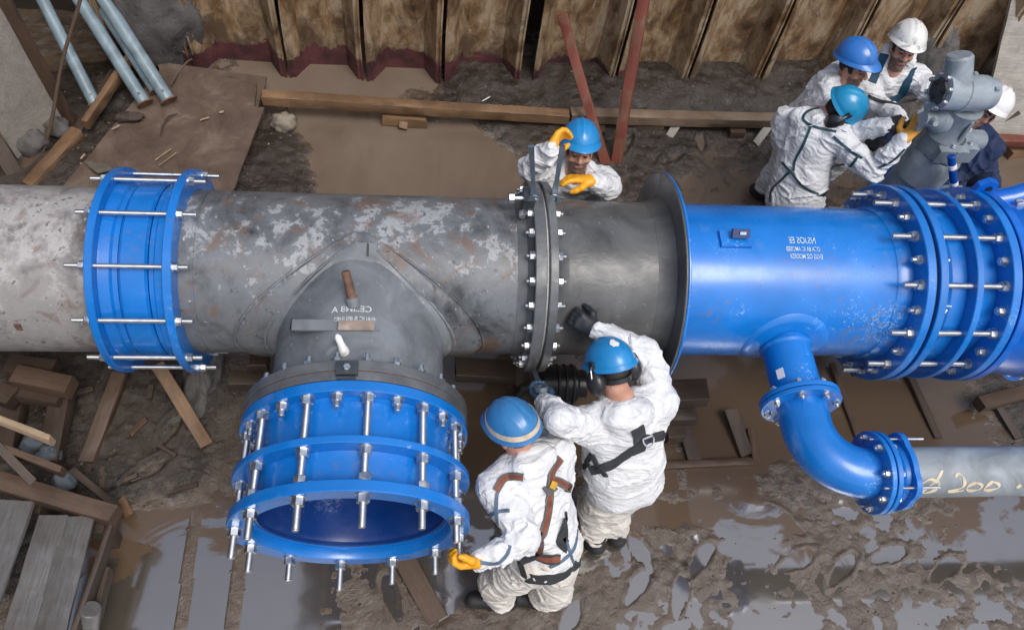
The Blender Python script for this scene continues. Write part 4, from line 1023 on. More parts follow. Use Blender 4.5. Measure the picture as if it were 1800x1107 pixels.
for k in range(48):
    j = (k + 1) % 48; fs += [(k, j, 48 + j, 48 + k), (k, 96 + k, 96 + j, j), (48 + k, 48 + j, 144 + j, 144 + k)]
obj('end_ring', mb.add(vs, fs), BLUE, t)
rods(t, c, X, .192, 4, R_(45), x1 - .01, x1 + .30, .008, [(x1 + .05, -1)], .026, .016)
bolts(t, c, X, .186, 8, R_(22.5), x1 + .078, 1, .010, .008, .034, .018)
t = thing('side_pipe', (3.2, SY, 0), 'grey galvanised side pipe with sprayed diameter marking running out right', 'pipe')
obj('barrel', pipe_mb(x1 + .10, 6.2, BR - .002, BR - .015, c, X, 64, seg=3), GALV, t)
def spray(strokes, width):
    vs = []; fs = []; r = BR + .0005
    for st in strokes:
        mb = MB(); P = [Vector(p) for p in st]; dense = []
        for i in range(len(P) - 1):
            a, b, c0, d0 = P[max(i - 1, 0)], P[i], P[i + 1], P[min(i + 2, len(P) - 1)]
            for s in np.linspace(0, 1, 9)[:-1]:
                dense.append(.5 * ((2 * b) + (c0 - a) * s + (2 * a - 5 * b + 4 * c0 - d0) * s * s + (3 * b - a - 3 * c0 + d0) * s ** 3))
        dense.append(P[-1]); v2 = []
        for i, q in enumerate(dense):
            tg = (dense[min(i + 1, len(dense) - 1)] - dense[max(i - 1, 0)]).normalized(); nn = Vector((-tg.y, tg.x)) * width * (.75 + .4 * math.sin(i * .35)) * (.5 if i in (0, len(dense) - 1) else 1)
            for s in (-1, 1):
                u, v = q + nn * s * .5; h = cyl_hit(u, v, r, SY); v2.append(h)
        mb.add(v2, [(2 * i, 2 * i + 1, 2 * i + 3, 2 * i + 2) for i in range(len(dense) - 1)])
        obj('sprayed_stroke', mb, CREAM_SPRAY, t, smooth=180)
spray([[(1650, 848), (1636, 842), (1622, 850), (1617, 861), (1627, 866), (1644, 860), (1652, 849), (1647, 842)], [(1657, 826), (1648, 842), (1634, 854), (1621, 863)],
       [(1680, 838), (1685, 832), (1693, 838), (1696, 850), (1688, 858), (1666, 864)], [(1666, 863.5), (1680, 863), (1694, 862)],
       [(1716, 848), (1704, 853), (1699, 860), (1708, 862), (1722, 859), (1726, 852), (1716, 848)], [(1746, 845), (1736, 853), (1730, 860), (1740, 861), (1754, 857), (1756, 851), (1746, 846)], [(1787, 857), (1795, 852)]], 5.0)

# ---- open blue dismantling joint on the tee branch
CB = Vector((XB, 0, 0))
t = thing('open_joint', (XB, -1.25, 0), 'big open blue dismantling joint bolted on the tee branch, facing the viewer', 'pipe joint')
obj('ring_flange', MB().ring(.992, 1.045, RP, .573, CB, -Y, 96), BLUE, t)
obj('ring_flange', MB().ring(1.262, 1.298, RP, .577, CB, -Y, 96), BLUE, t)
obj('ring_flange', MB().lathe([(1.462, RP + .012), (1.462, .569), (1.467, .573), (1.512, .573), (1.517, .569), (1.517, RP + .02), (1.505, RP + .012)], CB, -Y, 96), BLUE, t)
obj('outer_barrel', MB().lathe([(1.045, RP - .02), (1.045, RP + .045), (1.06, RP + .026), (1.24, RP + .026), (1.262, RP + .04), (1.262, RP - .02)], CB, -Y, 96), BLUE, t)
obj('inner_barrel', MB().lathe([(1.2985, RP - .008), (1.2985, RP + .026), (1.34, RP + .018), (1.44, RP + .018), (1.461, RP + .04), (1.461, RP - .002), (1.40, RP - .008)], CB, -Y, 96), BLUE, t)
obj('lining', MB().lathe([(.60, RP - .055), (.60, RP - .032), (.97, RP - .032), (1.2, RP - .022), (1.45, RP - .010), (1.455, RP - .004), (1.40, RP - .020), (1.2, RP - .030)], CB, -Y, 96), blue_paint('inner_blue_painted_shade', (.001, .030, .17), .3), t)  # inside wall: blue darkened in the colour itself to stand for shade
rods(t, CB, -Y, .532, 12, R_(-9.5), .955, 1.645, .0165, [(1.045, 1), (1.298, 1), (1.462, -1), (1.517, 1)], .052, .034, .02)
bolts(t, CB, -Y, .532, 12, R_(5.5), 1.045, 1, .0155, .035, .048, .030)

# ---- gearbox and actuator of the valve behind the pipe
AX, AY = 3.43, .90
t = thing('valve_actuator', (AX, AY, .1), 'grey valve actuator on a stout column behind the blue pipe', 'valve actuator')
def A3(z): return Vector((AX, AY, z))
ca, cb = aty(1572, 352, .9), aty(1652, 262, .9); cdir = (cb - ca).normalized(); cl = (cb - ca).length
obj('column', MB().lathe([(-.35, 0), (-.35, .165), (cl * .55, .155), (cl * .56, 0)], ca, cdir, 48, closed=False), ACT_MAT, t)
obj('column_collar', MB().lathe([(cl * .56, 0), (cl * .56, .172), (cl - .04, .176), (cl - .005, .16), (cl, .125), (cl, 0)], ca, cdir, 48, closed=False), ACT_MAT, t)
nd = (A3(.29) - cb).normalized(); nl = (A3(.29) - cb).length
obj('neck', MB().lathe([(-.01, .12), (.02, .10), (nl * .5, .098), (nl * .55, .13), (nl, .13), (nl + .01, 0)], cb, nd, 48, closed=False), ACT_MAT, t)
mb = MB(); mb.lathe([(.29, 0), (.29, .15), (.30, .165), (.42, .165), (.44, .15), (.44, 0)], A3(0), Z, 8, closed=False)
mb.box(A3(.37) + Vector((-.02, -.10, 0)), (.2, .12, .10)); mb.box(A3(.36) + Vector((.10, -.06, 0)), (.12, .14, .12))
obj('gearbox', mb, ACT_MAT, t, smooth=25)
obj('gearbox_cap', MB().lathe([(0, 0), (0, .045), (.03, .04), (.03, 0)], A3(.43) + Vector((.02, -.07, 0)), Vector((0, -.35, 1)), 10, closed=False), DARK_STEEL, t)
obj('input_shaft_housing', MB().lathe([(0.12, 0), (.12, .07), (.26, .068), (.275, .058), (.275, 0)], A3(.37), Vector((1, .1, -.05)), 32, closed=False), ACT_MAT, t)
obj('neck_casting', MB().lathe([(.44, .13), (.50, .105), (.56, .10), (.66, .12)], A3(0) + Vector((-.05, 0, 0)), Z, 32, closed=False), ACT_MAT, t)
mc = A3(.77) + Vector((-.13, 0, 0)); md = Vector((1, .05, -.06)).normalized()
obj('motor_housing', MB().lathe([(-.165, 0), (-.165, .09), (-.16, .112), (-.03, .112), (-.025, .118), (.0, .118), (.005, .112), (.135, .11), (.14, .098), (.19, .096), (.20, .088), (.20, 0)], mc, md, 44, closed=False), ACT_MAT, t)
obj('terminal_cover', MB().lathe([(-.18, 0), (-.18, .075), (-.165, .084), (-.165, 0)], mc, md, 8, closed=False), DARK_STEEL, t)
for k in range(3): obj('cover_screw', MB().hexnut(spot(mc, md, .05, 1 + 2.1 * k, -.181), -md, .022, .01), BLACK, t)
obj('top_housing', MB().lathe([(.05, 0), (.05, .10), (.10, .085), (.22, .078), (.235, .066), (.235, 0)], mc + Vector((-.05, 0, 0)), Vector((-.25, .35, .8)), 36, closed=False), ACT_MAT, t)
for k, a in enumerate((.4, 1.5)): obj('housing_lug', MB().box(spot(mc, md, .112, a - .9, .04 + .1 * k), (.025, .025, .02)), ACT_MAT, t)
hc = A3(.56) + Vector((-.22, -.02, 0))
obj('drive_hub', MB().lathe([(0, 0), (0, .085), (.05, .085), (.09, .05), (.16, .045), (.16, 0)], hc + Vector((.08, 0, 0)), Vector((-1, -.1, .12)), 32, closed=False), ACT_MAT, t)
mb = MB()
for k in range(3):
    a = .6 + 2.1 * k; dd = Vector((-.1, math.cos(a), math.sin(a)))
    mb.rod(hc + Vector((-.03, 0, .01)), hc + Vector((-.03, 0, .01)) + dd * .11, .03, .018, 8)
obj('drive_lever', mb, ACT_MAT, t)
obj('side_bracket', MB().lathe([(0, 0), (0, .09), (.10, .10), (.16, .05), (.16, 0)], A3(-.06) + Vector((.19, -.12, 0)), Vector((.5, -.6, .5)), 20, closed=False).box(A3(-.02) + Vector((.30, -.10, 0)), (.16, .04, .07), Matrix.Rotation(.3, 3, 'Y')), ACT_MAT, t)
obj('valve_flange', MB().lathe([(-.18, 0), (-.18, .32), (-.12, .335), (-.115, .33), (-.115, 0)], A3(0) + Vector((.06, -.05, 0)), Z, 56, closed=False), BLUE, t)
obj('valve_body', MB().lathe([(-.62, .0), (-.62, .26), (-.22, .28), (-.18, .30), (-.18, 0)], A3(0) + Vector((.06, -.05, 0)), Z, 48, closed=False), BLUE, t)
obj('blue_dot', MB().lathe([(0, 0), (0, .02), (.004, .02), (.004, 0)], A3(-.12) + Vector((-.115, -.125, 0)), Vector((-.68, -.73, 0)), 14, closed=False), BLUE, t)
nmv = bolt_mesh(.008, .006, .026, .014)
for k in range(8): inst('bolt', nmv, t, spot(cb, cdir, .145, k * .785 + .3, .0), zrot(cdir))
for k in range(6): inst('bolt', nmv, t, spot(A3(0), Z, .135, k * 1.047 + .2, .44), zrot(Z))
for k in range(8): inst('bolt', nmv, t, spot(mc, md, .100, k * .785, -.168), zrot(-md))
for k in range(4): obj('casting_rib', MB().box(spot(A3(0) + Vector((-.05, 0, 0)), Z, .112, .3 + 1.57 * k, .55), (.02, .02, .16)), ACT_MAT, t)
p, q = aty(1672, 274, .68), aty(1679, 346, .60)
t = thing('sounding_rod', q, 'blue rod with white bands standing in front of the actuator column', 'rod')
obj('rod', MB().rod(q, p, .026, .024, 20, .003), plain('deep_blue_rod', (.004, .06, .30), .35, vary=.1), t)
for f0, f1 in ((.70, .80), (.30, .38)): obj('white_band', MB().ring(0, (p - q).length * (f1 - f0), .02, .0265, q.lerp(p, f0), p - q, 20, .001), LABEL, t)
obj('lock_nut', MB().hexnut(q - (p - q).normalized() * .02, p - q, .06, .03), ZINC, t)
# ================================================================== PEOPLE
def smin(a, b, k):
    h = np.clip(.5 + .5 * (b - a) / k, 0, 1); return b + (a - b) * h - k * h * (1 - h)
class SDF:
    """smooth union of tapered capsules and ellipsoids sampled on a grid, surfaced with surface nets"""
    def __init__(self, res): self.res = res; self.pr = []
    def cap(self, a, b, ra, rb=None, k=.03): self.pr.append(('c', np.array(a, float), np.array(b, float), ra, ra if rb is None else rb, k)); return self
    def chain(self, pts, rs, k=.03):
        for i in range(len(pts) - 1): self.cap(pts[i], pts[i + 1], rs[i], rs[i + 1], k)
        return self
    def ell(self, c, r, rot=None, k=.03, sub=False):
        self.pr.append(('s' if sub else 'e', np.array(c, float), np.array(r, float), np.eye(3) if rot is None else np.array(rot), None, k)); return self
    def build(self, folds=None):
        h = self.res; lo, hi = [], []
        for p in self.pr:
            if p[0] == 'c': m = max(p[3], p[4]); lo.append(np.minimum(p[1], p[2]) - m); hi.append(np.maximum(p[1], p[2]) + m)
            elif p[0] == 'e': m = max(p[2]); lo.append(p[1] - m); hi.append(p[1] + m)
        lo = np.min(lo, 0) - .05; hi = np.max(hi, 0) + .05
        n = np.ceil((hi - lo) / h).astype(int) + 1
        F = np.full(n, 1.0, np.float32)
        for p in self.pr:
            k = p[5]; mg = k + .035
            if p[0] == 'c': m = max(p[3], p[4]); a, b = np.minimum(p[1], p[2]) - m - mg, np.maximum(p[1], p[2]) + m + mg
            else: m = max(p[2]); a, b = p[1] - m - mg, p[1] + m + mg
            i0 = np.clip(np.floor((a - lo) / h).astype(int), 0, n - 1); i1 = np.clip(np.ceil((b - lo) / h).astype(int) + 1, 1, n)
            ax = [(lo[q] + h * np.arange(i0[q], i1[q])).astype(np.float32) for q in range(3)]
            P = np.stack(np.meshgrid(*ax, indexing='ij'), -1)
            if p[0] == 'c':
                v = p[2] - p[1]; vv = max(v @ v, 1e-9); t = np.clip(((P - p[1]) @ v) / vv, 0, 1)
                d = np.linalg.norm(P - p[1] - t[..., None] * v, axis=-1) - (p[3] + (p[4] - p[3]) * t)
            else:
                q = (P - p[1]) @ p[3]; l = np.linalg.norm(q / p[2], axis=-1); d = (l - 1) * l / np.maximum(np.linalg.norm(q / p[2] ** 2, axis=-1), 1e-6)
            sl = tuple(slice(i0[q], i1[q]) for q in range(3))
            F[sl] = smin(F[sl], d, k) if p[0] != 's' else -smin(-F[sl], d, k)
        if folds is not None:
            idx = np.argwhere(np.abs(F) < .05); pos = lo + idx * h
            F[tuple(idx.T)] += folds(pos).astype(np.float32)
        S = F < 0
        c = np.zeros(n - 1, int)
        for dx in (0, 1):
            for dy in (0, 1):
                for dz in (0, 1): c += S[dx:n[0] - 1 + dx, dy:n[1] - 1 + dy, dz:n[2] - 1 + dz]
        act = np.argwhere((c > 0) & (c < 8)); vid = np.full(n - 1, -1); vid[tuple(act.T)] = np.arange(len(act))
        acc = np.zeros((len(act), 3)); cnt = np.zeros(len(act))
        corners = [np.array(q) for q in np.ndindex(2, 2, 2)]
        for a in corners:
            for q in range(3):
                if a[q] == 0:
                    b = a.copy(); b[q] = 1
                    fa = F[tuple((act + a).T)]; fb = F[tuple((act + b).T)]; m = (fa < 0) != (fb < 0)
                    t = np.where(m, fa / np.where(m, fa - fb, 1), 0)
                    pt = a + t[:, None] * (b - a); acc[m] += pt[m]; cnt[m] += 1
        V = lo + (act + acc / cnt[:, None]) * h; faces = []
        for q in range(3):
            u, w = (q + 1) % 3, (q + 2) % 3
            e0 = [slice(None)] * 3; e1 = [slice(None)] * 3; e0[q] = slice(0, n[q] - 1); e1[q] = slice(1, n[q])
            A, B = S[tuple(e0)], S[tuple(e1)]; ed = np.argwhere(A != B); du = np.zeros(3, int); du[u] = 1; dw = np.zeros(3, int); dw[w] = 1
            ok = (ed[:, u] > 0) & (ed[:, w] > 0) & (ed[:, u] < n[u] - 1) & (ed[:, w] < n[w] - 1); ed = ed[ok]
            f = np.stack([vid[tuple((ed - du - dw).T)], vid[tuple((ed - dw).T)], vid[tuple(ed.T)], vid[tuple((ed - du).T)]], 1)
            fl = A[tuple(ed.T)]; f[~fl] = f[~fl][:, ::-1]; faces.append(f)
        return V, np.concatenate(faces)
def sdf_obj(name, V, Fc, mats, parent, mi=None):
    base = np.array(root_loc(parent)); me = bpy.data.meshes.new(name); me.from_pydata((V - base).tolist(), [], Fc.tolist())
    for m in (mats if isinstance(mats, list) else [mats]): me.materials.append(m)
    if mi is not None: me.polygons.foreach_set('material_index', mi.astype(int).tolist())
    me.polygons.foreach_set('use_smooth', [True] * len(me.polygons)); me.update()
    o = bpy.data.objects.new(name, me); COL.objects.link(o); o.parent = parent; return o
def cloth_folds(seed, amp=1.0, limbs=()):
    """crisp ridges with broad valleys: diagonal tension folds on the trunk, rucks across the sleeves and legs"""
    q = np.random.default_rng(seed)
    def rot(a, b):
        ca, sa, cb, sb = math.cos(a), math.sin(a), math.cos(b), math.sin(b)
        return np.array([[ca, -sa, 0], [sa, ca, 0], [0, 0, 1]]) @ np.array([[1, 0, 0], [0, cb, -sb], [0, sb, cb]])
    RS = [(rot(q.uniform(0, 3), q.uniform(-.6, .6)), q.uniform(0, 50)) for _ in range(3)]
    def ridge(n, w): return np.clip(1 - np.abs(n) / w, 0, 1) ** 1.4
    def f(P):
        w = P + .06 * np.stack([perlin(P * 4 + seed), perlin(P * 4 + seed + 9), perlin(P * 4 + seed + 18)], -1)
        d = .007 * perlin(w * np.array([4.5, 4.5, 3.]) + seed)
        for (Rm, o), sc, a, wd in zip(RS, (np.array([3.2, 3.2, 9.]), np.array([4.5, 9., 6.]), np.array([9., 14., 20.])), (.018, .013, .007), (.10, .11, .14)):
            d = d - a * ridge(perlin((w @ Rm) * sc + o), wd) * np.clip(.55 + 1.2 * perlin(P * 3.1 + o), 0, 1.2)
        d = d + .005
        for a, b, ph in limbs:
            v = b - a; L = np.linalg.norm(v); t = ((P - a) @ v) / (L * L); r = np.linalg.norm(P - a - np.clip(t, 0, 1)[:, None] * v, axis=1)
            m = np.exp(-np.clip(r - .075, 0, 1) ** 2 / .04 ** 2) * ((t > -.05) & (t < 1.05))
            s = np.abs(np.sin(t * L * 34 + 7.0 * perlin(P * 5.5 + ph * 7) + ph))
            d = d - m * .008 * ((1 - s) ** 1.5 - .25) * (.45 + .9 * np.exp(-((t - (ph * 1.7) % 1) / .4) ** 2))
        return d * amp
    return f
def N3(v): v = np.array(v, float); return v / np.linalg.norm(v)

def build_hand(parent, wrist, d, palm_n, curl, mat, side=1, thumb=.6, spread=.16, size=1.0, cuff=.05, name='glove', fore=None):
    """five fingered gloved hand: d = where the fingers run, palm_n = out of the palm, side=+1 puts the thumb on d x palm_n"""
    w = np.array(wrist); d = N3(d); pn = np.array(palm_n, float); pn = N3(pn - d * (pn @ d)); s = np.cross(d, pn) * side; z = size
    S = SDF(.0062)
    fd = d if fore is None else N3(w - np.array(fore))
    S.cap(w - fd * cuff, w, .040 * z, .034 * z, .02)
    S.cap(w - fd * .012, w + d * .04 * z, .033 * z, .026 * z, .02)
    for q, l in ((-.027, .078), (-.009, .086), (.010, .084), (.028, .074)):
        S.cap(w + s * q * .8 * z, w + (d * l + s * q) * z, .021 * z, .0165 * z, .016)
    c = curl if isinstance(curl, (list, tuple)) else [curl] * 4
    for i, (q, L) in enumerate(((-.030, .062), (-.010, .074), (.011, .080), (.032, .070))):
        p = w + (d * .082 + s * q) * z; a = c[i] * .6; dirn = N3(d + s * (i - 1.5) * spread * .35)
        pts = [p]; ang = 0
        for seg, kk in ((.46, .7), (.30, 1.0), (.24, .8)):
            ang += a * kk; e = dirn * math.cos(ang) + pn * math.sin(ang); p = p + e * L * seg * z * 1.05; pts.append(p)
        S.chain(pts, [.0148 * z, .0138 * z, .0126 * z, .0105 * z], .006)
    p = w + (d * .022 + s * .030 + pn * .008) * z; t1 = N3(d * .62 + s * .85 + pn * thumb * .8); t2 = N3(d * .9 + s * .15 + pn * thumb)
    p2 = p + t1 * .042 * z; p3 = p2 + t2 * .034 * z; p4 = p3 + N3(t2 + d * .4) * .024 * z
    S.chain([p, p2, p3, p4], [.021 * z, .0165 * z, .0145 * z, .0115 * z], .012)
    V, F = S.build(); return sdf_obj(name, V, F, mat, parent)

def build_helmet(parent, H, f, up, mat, rim_mat=None, band=None, muffs=(), ridge=True, patch=None):
    f = N3(f); up = N3(np.array(up) - f * (np.array(up) @ f)); r = np.cross(f, up); R3 = Matrix((Vector(r), Vector(f), Vector(up))).transposed(); c = Vector(H)
    W = lambda x, y, z: c + R3 @ Vector((x, y, z))
    mb = MB(); n, m = 56, 18; vs = []
    rx, ry, rz = .122, .148, .132; z0 = .028
    def shell(a, e, off=0):
        ca, sa = math.sin(a), math.cos(a); ce, se = math.cos(e), math.sin(e); x, y, z = rx * ca * ce, ry * sa * ce, rz * se
        b = 0
        if ridge:
            for xr, wd, hh in ((0, .016, .006), (.042, .010, .004), (-.042, .010, .004)):
                if z > .03: b += hh * max(0, 1 - abs((x - xr) / wd) ** 2) * min(1, (z - .03) / .04) * (y > -.13)
        k = 1 + off; return W(x * k, y * k, z0 + z * k + b)
    for j in range(m + 1):
        e = math.pi / 2 * j / m
        for i in range(n): vs.append(shell(2 * math.pi * i / n, e))
    fs = [(j * n + i, j * n + (i + 1) % n, (j + 1) * n + (i + 1) % n, (j + 1) * n + i) for j in range(m) for i in range(n)]
    mb.add(vs, fs); he = obj('helmet', mb, mat, parent, smooth=60)
    # rim and peak
    mb = MB(); vs = []
    for i in range(n):
        a = 2 * math.pi * i / n; pk = max(0, math.cos(a)) ** 3
        ex = .010 + .036 * pk; dn = .012 + .012 * pk
        x, y = rx * math.sin(a), ry * math.cos(a); L = math.hypot(x, y); ux, uy = x / L, y / L
        for rr, zz in ((-.006, .006), (.002, .010), (ex, -dn + .004), (ex + .002, -dn), (ex - .003, -dn - .004), (-.006, -.004)): vs.append(W(x + ux * rr, y + uy * rr, z0 + zz))
    fs = [(i * 6 + k, ((i + 1) % n) * 6 + k, ((i + 1) % n) * 6 + (k + 1) % 6, i * 6 + (k + 1) % 6) for i in range(n) for k in range(6)]
    rim = obj('rim', mb.add(vs, fs), rim_mat or mat, None, smooth=50); 
    rim.parent = he; rim.location = rim.location - root_loc(parent)
    if band:
        mb = MB(); vs = []
        for i in range(n):
            a = 2 * math.pi * i / n
            for e, o2 in ((.10, .012), (.10, .026), (.32, .026), (.32, .012)): vs.append(shell(a, e, o2))
        b = obj('band', mb.add(vs, [(i * 4 + k, ((i + 1) % n) * 4 + k, ((i + 1) % n) * 4 + (k + 1) % 4, i * 4 + (k + 1) % 4) for i in range(n) for k in range(4)]), band, None, smooth=40); b.parent = he; b.location = b.location - root_loc(parent)
    if patch:
        a0, e0, sz = patch; rr = random.Random(5); ol = []
        for k in range(14):
            q = 2 * math.pi * k / 14; L = sz * rr.uniform(.55, 1.1); ol.append(shell(a0 + math.cos(q) * L / max(.15, math.cos(e0)), e0 + math.sin(q) * L, .030))
        mb = MB().add([shell(a0, e0, .034)] + ol, [(0, 1 + k, 1 + (k + 1) % 14) for k in range(14)]); b = obj('worn_sticker', mb, LABEL, None, smooth=180); b.parent = he; b.location = b.location - root_loc(parent)
    for s in muffs:
        S = SDF(.0065); cc = np.array(W(s * .122, -.012, -.045)); rr = np.array(R3)
        S.ell(cc, (.046, .058, .072), rr, .01); S.ell(np.array(W(s * .098, -.012, -.045)), (.026, .042, .052), rr, .01)
        V, F = S.build(); sdf_obj('earmuff', V, F, BLACK, parent)
        o = obj('muff_arm', MB().tube([W(s * .150, -.015, -.045), W(s * .158, -.035, -.0), W(s * .150, -.03, .035), W(s * .126, -.01, .05)], .0045, 7), ZINC, parent)
        obj('muff_clip', MB().box(W(s * .126, -.008, .05), (.014, .035, .04), R3), BLACK, parent)
    return he

def person(label, pel, head, face, F, sh_w=.20, arms=None, legs=None, up=None, seed=1, cloth=TYVEK, legcloth=None, helmet=None, hood='back', beard=False, group=None,
           spread=1.0, boots=True, goggles=False, toe_dir=None, neck_off=None, belly=.0, hair_short=True):
    f = N3(face); H = np.array(head, float); pel = np.array(pel, float)
    F = N3(F); up0 = np.array([0, 0, 1.]) if up is None else np.array(up, float)
    hu = N3(up0 - f * (up0 @ f)); hr = np.cross(f, hu); RH = np.stack([hr, f, hu], 1)
    hw = lambda x, y, z: H + RH @ np.array([x, y, z])
    base = H - hu * .145 - f * .045 if neck_off is None else H + np.array(neck_off)
    spine = N3(base - pel); side = np.cross(F, np.array([0, 0, 1.])); side = N3(side - spine * (side @ spine)); fw = np.cross(spine * -1, side) * 1.0; fw = N3(fw)
    if fw @ F < 0: fw = -fw
    shl = base - spine * .075 - side * sh_w; shr = base - spine * .075 + side * sh_w
    root = thing('person', Vector(((pel[0]), pel[1], G)), label, 'person', group)
    chest = base - spine * .17; hipl = pel - side * .085; hipr = pel + side * .085
    # ---- limbs
    out = {}
    A = []
    for s, sh in ((-1, shl), (1, shr)):
        e, w = arms[0 if s < 0 else 1]; e = np.array(e(Vector(sh)) if callable(e) else e); w = np.array(w(Vector(e)) if callable(w) else w); A.append((sh, e, w))
    Lg = []
    for s, hp in ((-1, hipl), (1, hipr)):
        k, a = legs[0 if s < 0 else 1]; Lg.append((hp, np.array(k), np.array(a)))
    # ---- body (head, neck, trunk and limbs under the clothes) as one surface
    S = SDF(.0075)
    S.ell(hw(0, -.012, .035), (.077, .096, .090), RH, .02).ell(hw(0, .022, -.045), (.058, .068, .070), RH, .03).ell(hw(0, .062, -.098), (.026, .022, .020), RH, .025)
    S.cap(hw(0, .090, .018), hw(0, .112, -.020), .010, .0155, .012).cap(hw(-.018, .098, -.026), hw(.018, .098, -.026), .009, .009, .008)
    S.cap(hw(-.046, .070, .032), hw(.046, .070, .032), .013, .013, .015)
    for s in (-1, 1):
        S.ell(hw(s * .033, .100, .012), (.017, .014, .011), RH, .010, True)
        S.ell(hw(s * .033, .078, .010), (.0135, .0135, .0135), RH, .004)
        S.ell(hw(s * .079, -.010, -.005), (.010, .022, .032), RH, .006).ell(hw(s * .050, .055, -.022), (.022, .024, .020), RH, .02)
    S.cap(hw(-.020, .087, -.062), hw(.020, .087, -.062), .0075, .0075, .006)
    S.cap(hw(0, -.02, -.06), base, .058, .062, .03)
    S.chain([base, chest, (chest + pel) / 2, pel], [.075, .12, .115, .12], .05)
    for (sh, e, w) in A: S.chain([sh, e, w], [.05, .042, .030], .03); S.cap(w, w + N3(w - e) * .01, .030, .028, .02)
    for (hp, k, a) in Lg: S.chain([hp, k, a], [.075, .055, .04], .03)
    S.cap(shl, shr, .06, .06, .04)
    V, Fc = S.build(); cen = V[Fc].mean(1); q = (cen - H) @ RH; x, y, z = q.T; rad = np.linalg.norm(q, axis=1); mi = np.zeros(len(Fc))
    hd = rad < .2
    if beard: mi[hd & (z < -.030) & (y > .015) & (z > -.14) & ~((np.abs(x) < .012) & (z > -.05))] = 2; mi[hd & (np.abs(x) < .03) & (z < -.038) & (z > -.052) & (y > .07)] = 2
    mi[hd & (np.abs(x) < .024) & (np.abs(z + .062) < .008) & (y > .07)] = 3
    mi[hd & (np.abs(np.abs(x) - .033) < .021) & (np.abs(z - .033) < .0065) & (y > .055)] = 1
    mi[hd & (np.abs(np.abs(x) - .033) < .013) & (np.abs(z - .009) < .006) & (y > .07)] = 4
    mi[hd & (((z > -.02) & (y < -.02) & ~((np.abs(x) > .074) & (z < .02))) | (z > .075) | ((np.abs(x) > .055) & (z > -.01) & (y < .035) & ~((np.abs(x) > .079))))] = 1
    sdf_obj('body', V, Fc, [SKIN, HAIR, STUBBLE, LIP, EYEC], root, mi)
    # ---- clothes
    S = SDF(.0075); wst = pel + spine * .17
    for s in (-1, 1):
        S.chain([pel + side * s * .075, wst + side * s * .075, chest + side * s * .10, base - spine * .06 + side * s * .10], [.128 + belly, .120 + belly, .128, .082], .05)
    S.chain([pel - fw * .01, wst + fw * belly, chest], [.145, .135 + belly, .15], .05)
    S.cap(shl, shr, .088, .088, .06)
    lim = []
    for i, (sh, e, w) in enumerate(A):
        u = N3(w - e); S.chain([sh, sh * .5 + e * .5, e], [.088, .079, .068], .05); S.chain([e, e * .4 + w * .6, w - u * .015], [.068, .061, .048], .03); S.cap(w - u * .035, w - u * .01, .050, .053, .012)
        lim += [(sh, e, .9 + i), (e, w, 1.2 + i * .7)]
    if hood == 'back':
        b0 = base - fw * .075; S.chain([base + side * .072 + spine * .02 + fw * .02, base - fw * .06 + side * .04 + spine * .035, base - fw * .06 - side * .04 + spine * .035, base - side * .072 + spine * .02 + fw * .02], [.032, .036, .036, .032], .03); S.chain([base + side * .085 + fw * .03, b0 + side * .075 - fw * .01, b0 - spine * .035 - fw * .03, b0 - side * .075 - fw * .01, base - side * .085 + fw * .03], [.036, .055, .062, .055, .036], .03)
        S.cap(b0 - spine * .06 + side * .06, b0 - spine * .06 - side * .06, .055, .055, .04).cap(b0 - spine * .12 + side * .045 - fw * .03, b0 - spine * .12 - side * .045 - fw * .03, .05, .05, .05).cap(b0 - spine * .17 - fw * .03, b0 - spine * .12 - fw * .03, .035, .05, .05).cap(base - spine * .02 + side * .12, b0 - spine * .04 + side * .05, .05, .055, .04).cap(base - spine * .02 - side * .12, b0 - spine * .04 - side * .05, .05, .055, .04); S.cap(base + fw * .05 + side * .08, base + fw * .075 - spine * .07, .032, .026, .03).cap(base + fw * .05 - side * .08, base + fw * .075 - spine * .07, .032, .026, .03)
    else:
        S.chain([base + side * .075 + fw * .05, base + side * .085 - fw * .03 + spine * .03, base - fw * .085 + spine * .05, base - side * .085 - fw * .03 + spine * .03, base - side * .075 + fw * .05], [.032, .036, .04, .036, .032], .03)
        S.chain([base + side * .075 + fw * .05, base + fw * .10 - spine * .05, base - side * .075 + fw * .05], [.030, .028, .030], .03)
        if hood == 'up':
            S.chain([hw(.088, -.02, -.07), hw(.085, -.06, -.02), hw(0, -.115, -.01), hw(-.085, -.06, -.02), hw(-.088, -.02, -.07)], [.026, .03, .034, .03, .026], .05); S.cap(hw(.088, -.02, -.07), base + side * .085, .03, .04, .05); S.cap(hw(-.088, -.02, -.07), base - side * .085, .03, .04, .05); S.cap(hw(0, -.115, -.01), base - fw * .09, .04, .05, .06)
    if not legcloth:
        for i, (hp, k, a) in enumerate(Lg):
            S.chain([hp, hp * .5 + k * .5, k, k * .5 + a * .5, a * .93 + k * .07], [.128, .118, .100, .092, .078], .05); lim += [(hp, k, .4 + i), (k, a, 1.6 + i)]
    V, Fc = S.build(cloth_folds(seed, 1.0, lim)); V0 = V
    co = sdf_obj('coverall' if cloth is not NAVY else 'navy_workwear', V, Fc, cloth, root)
    bvh = BVHTree.FromPolygons([Vector(v) for v in V], Fc.tolist())
    if legcloth:
        S = SDF(.0078); lim = []
        S.cap(pel + side * .06, pel - side * .06, .130, .130, .05)
        for i, (hp, k, a) in enumerate(Lg):
            S.chain([hp, hp * .5 + k * .5, k, k * .5 + a * .5, a * .93 + k * .07], [.122, .112, .098, .090, .076], .05); lim += [(hp, k, .4 + i), (k, a, 1.6 + i)]
        V, Fc = S.build(cloth_folds(seed + 5, 1.0, lim)); sdf_obj('trousers', V, Fc, legcloth, root)
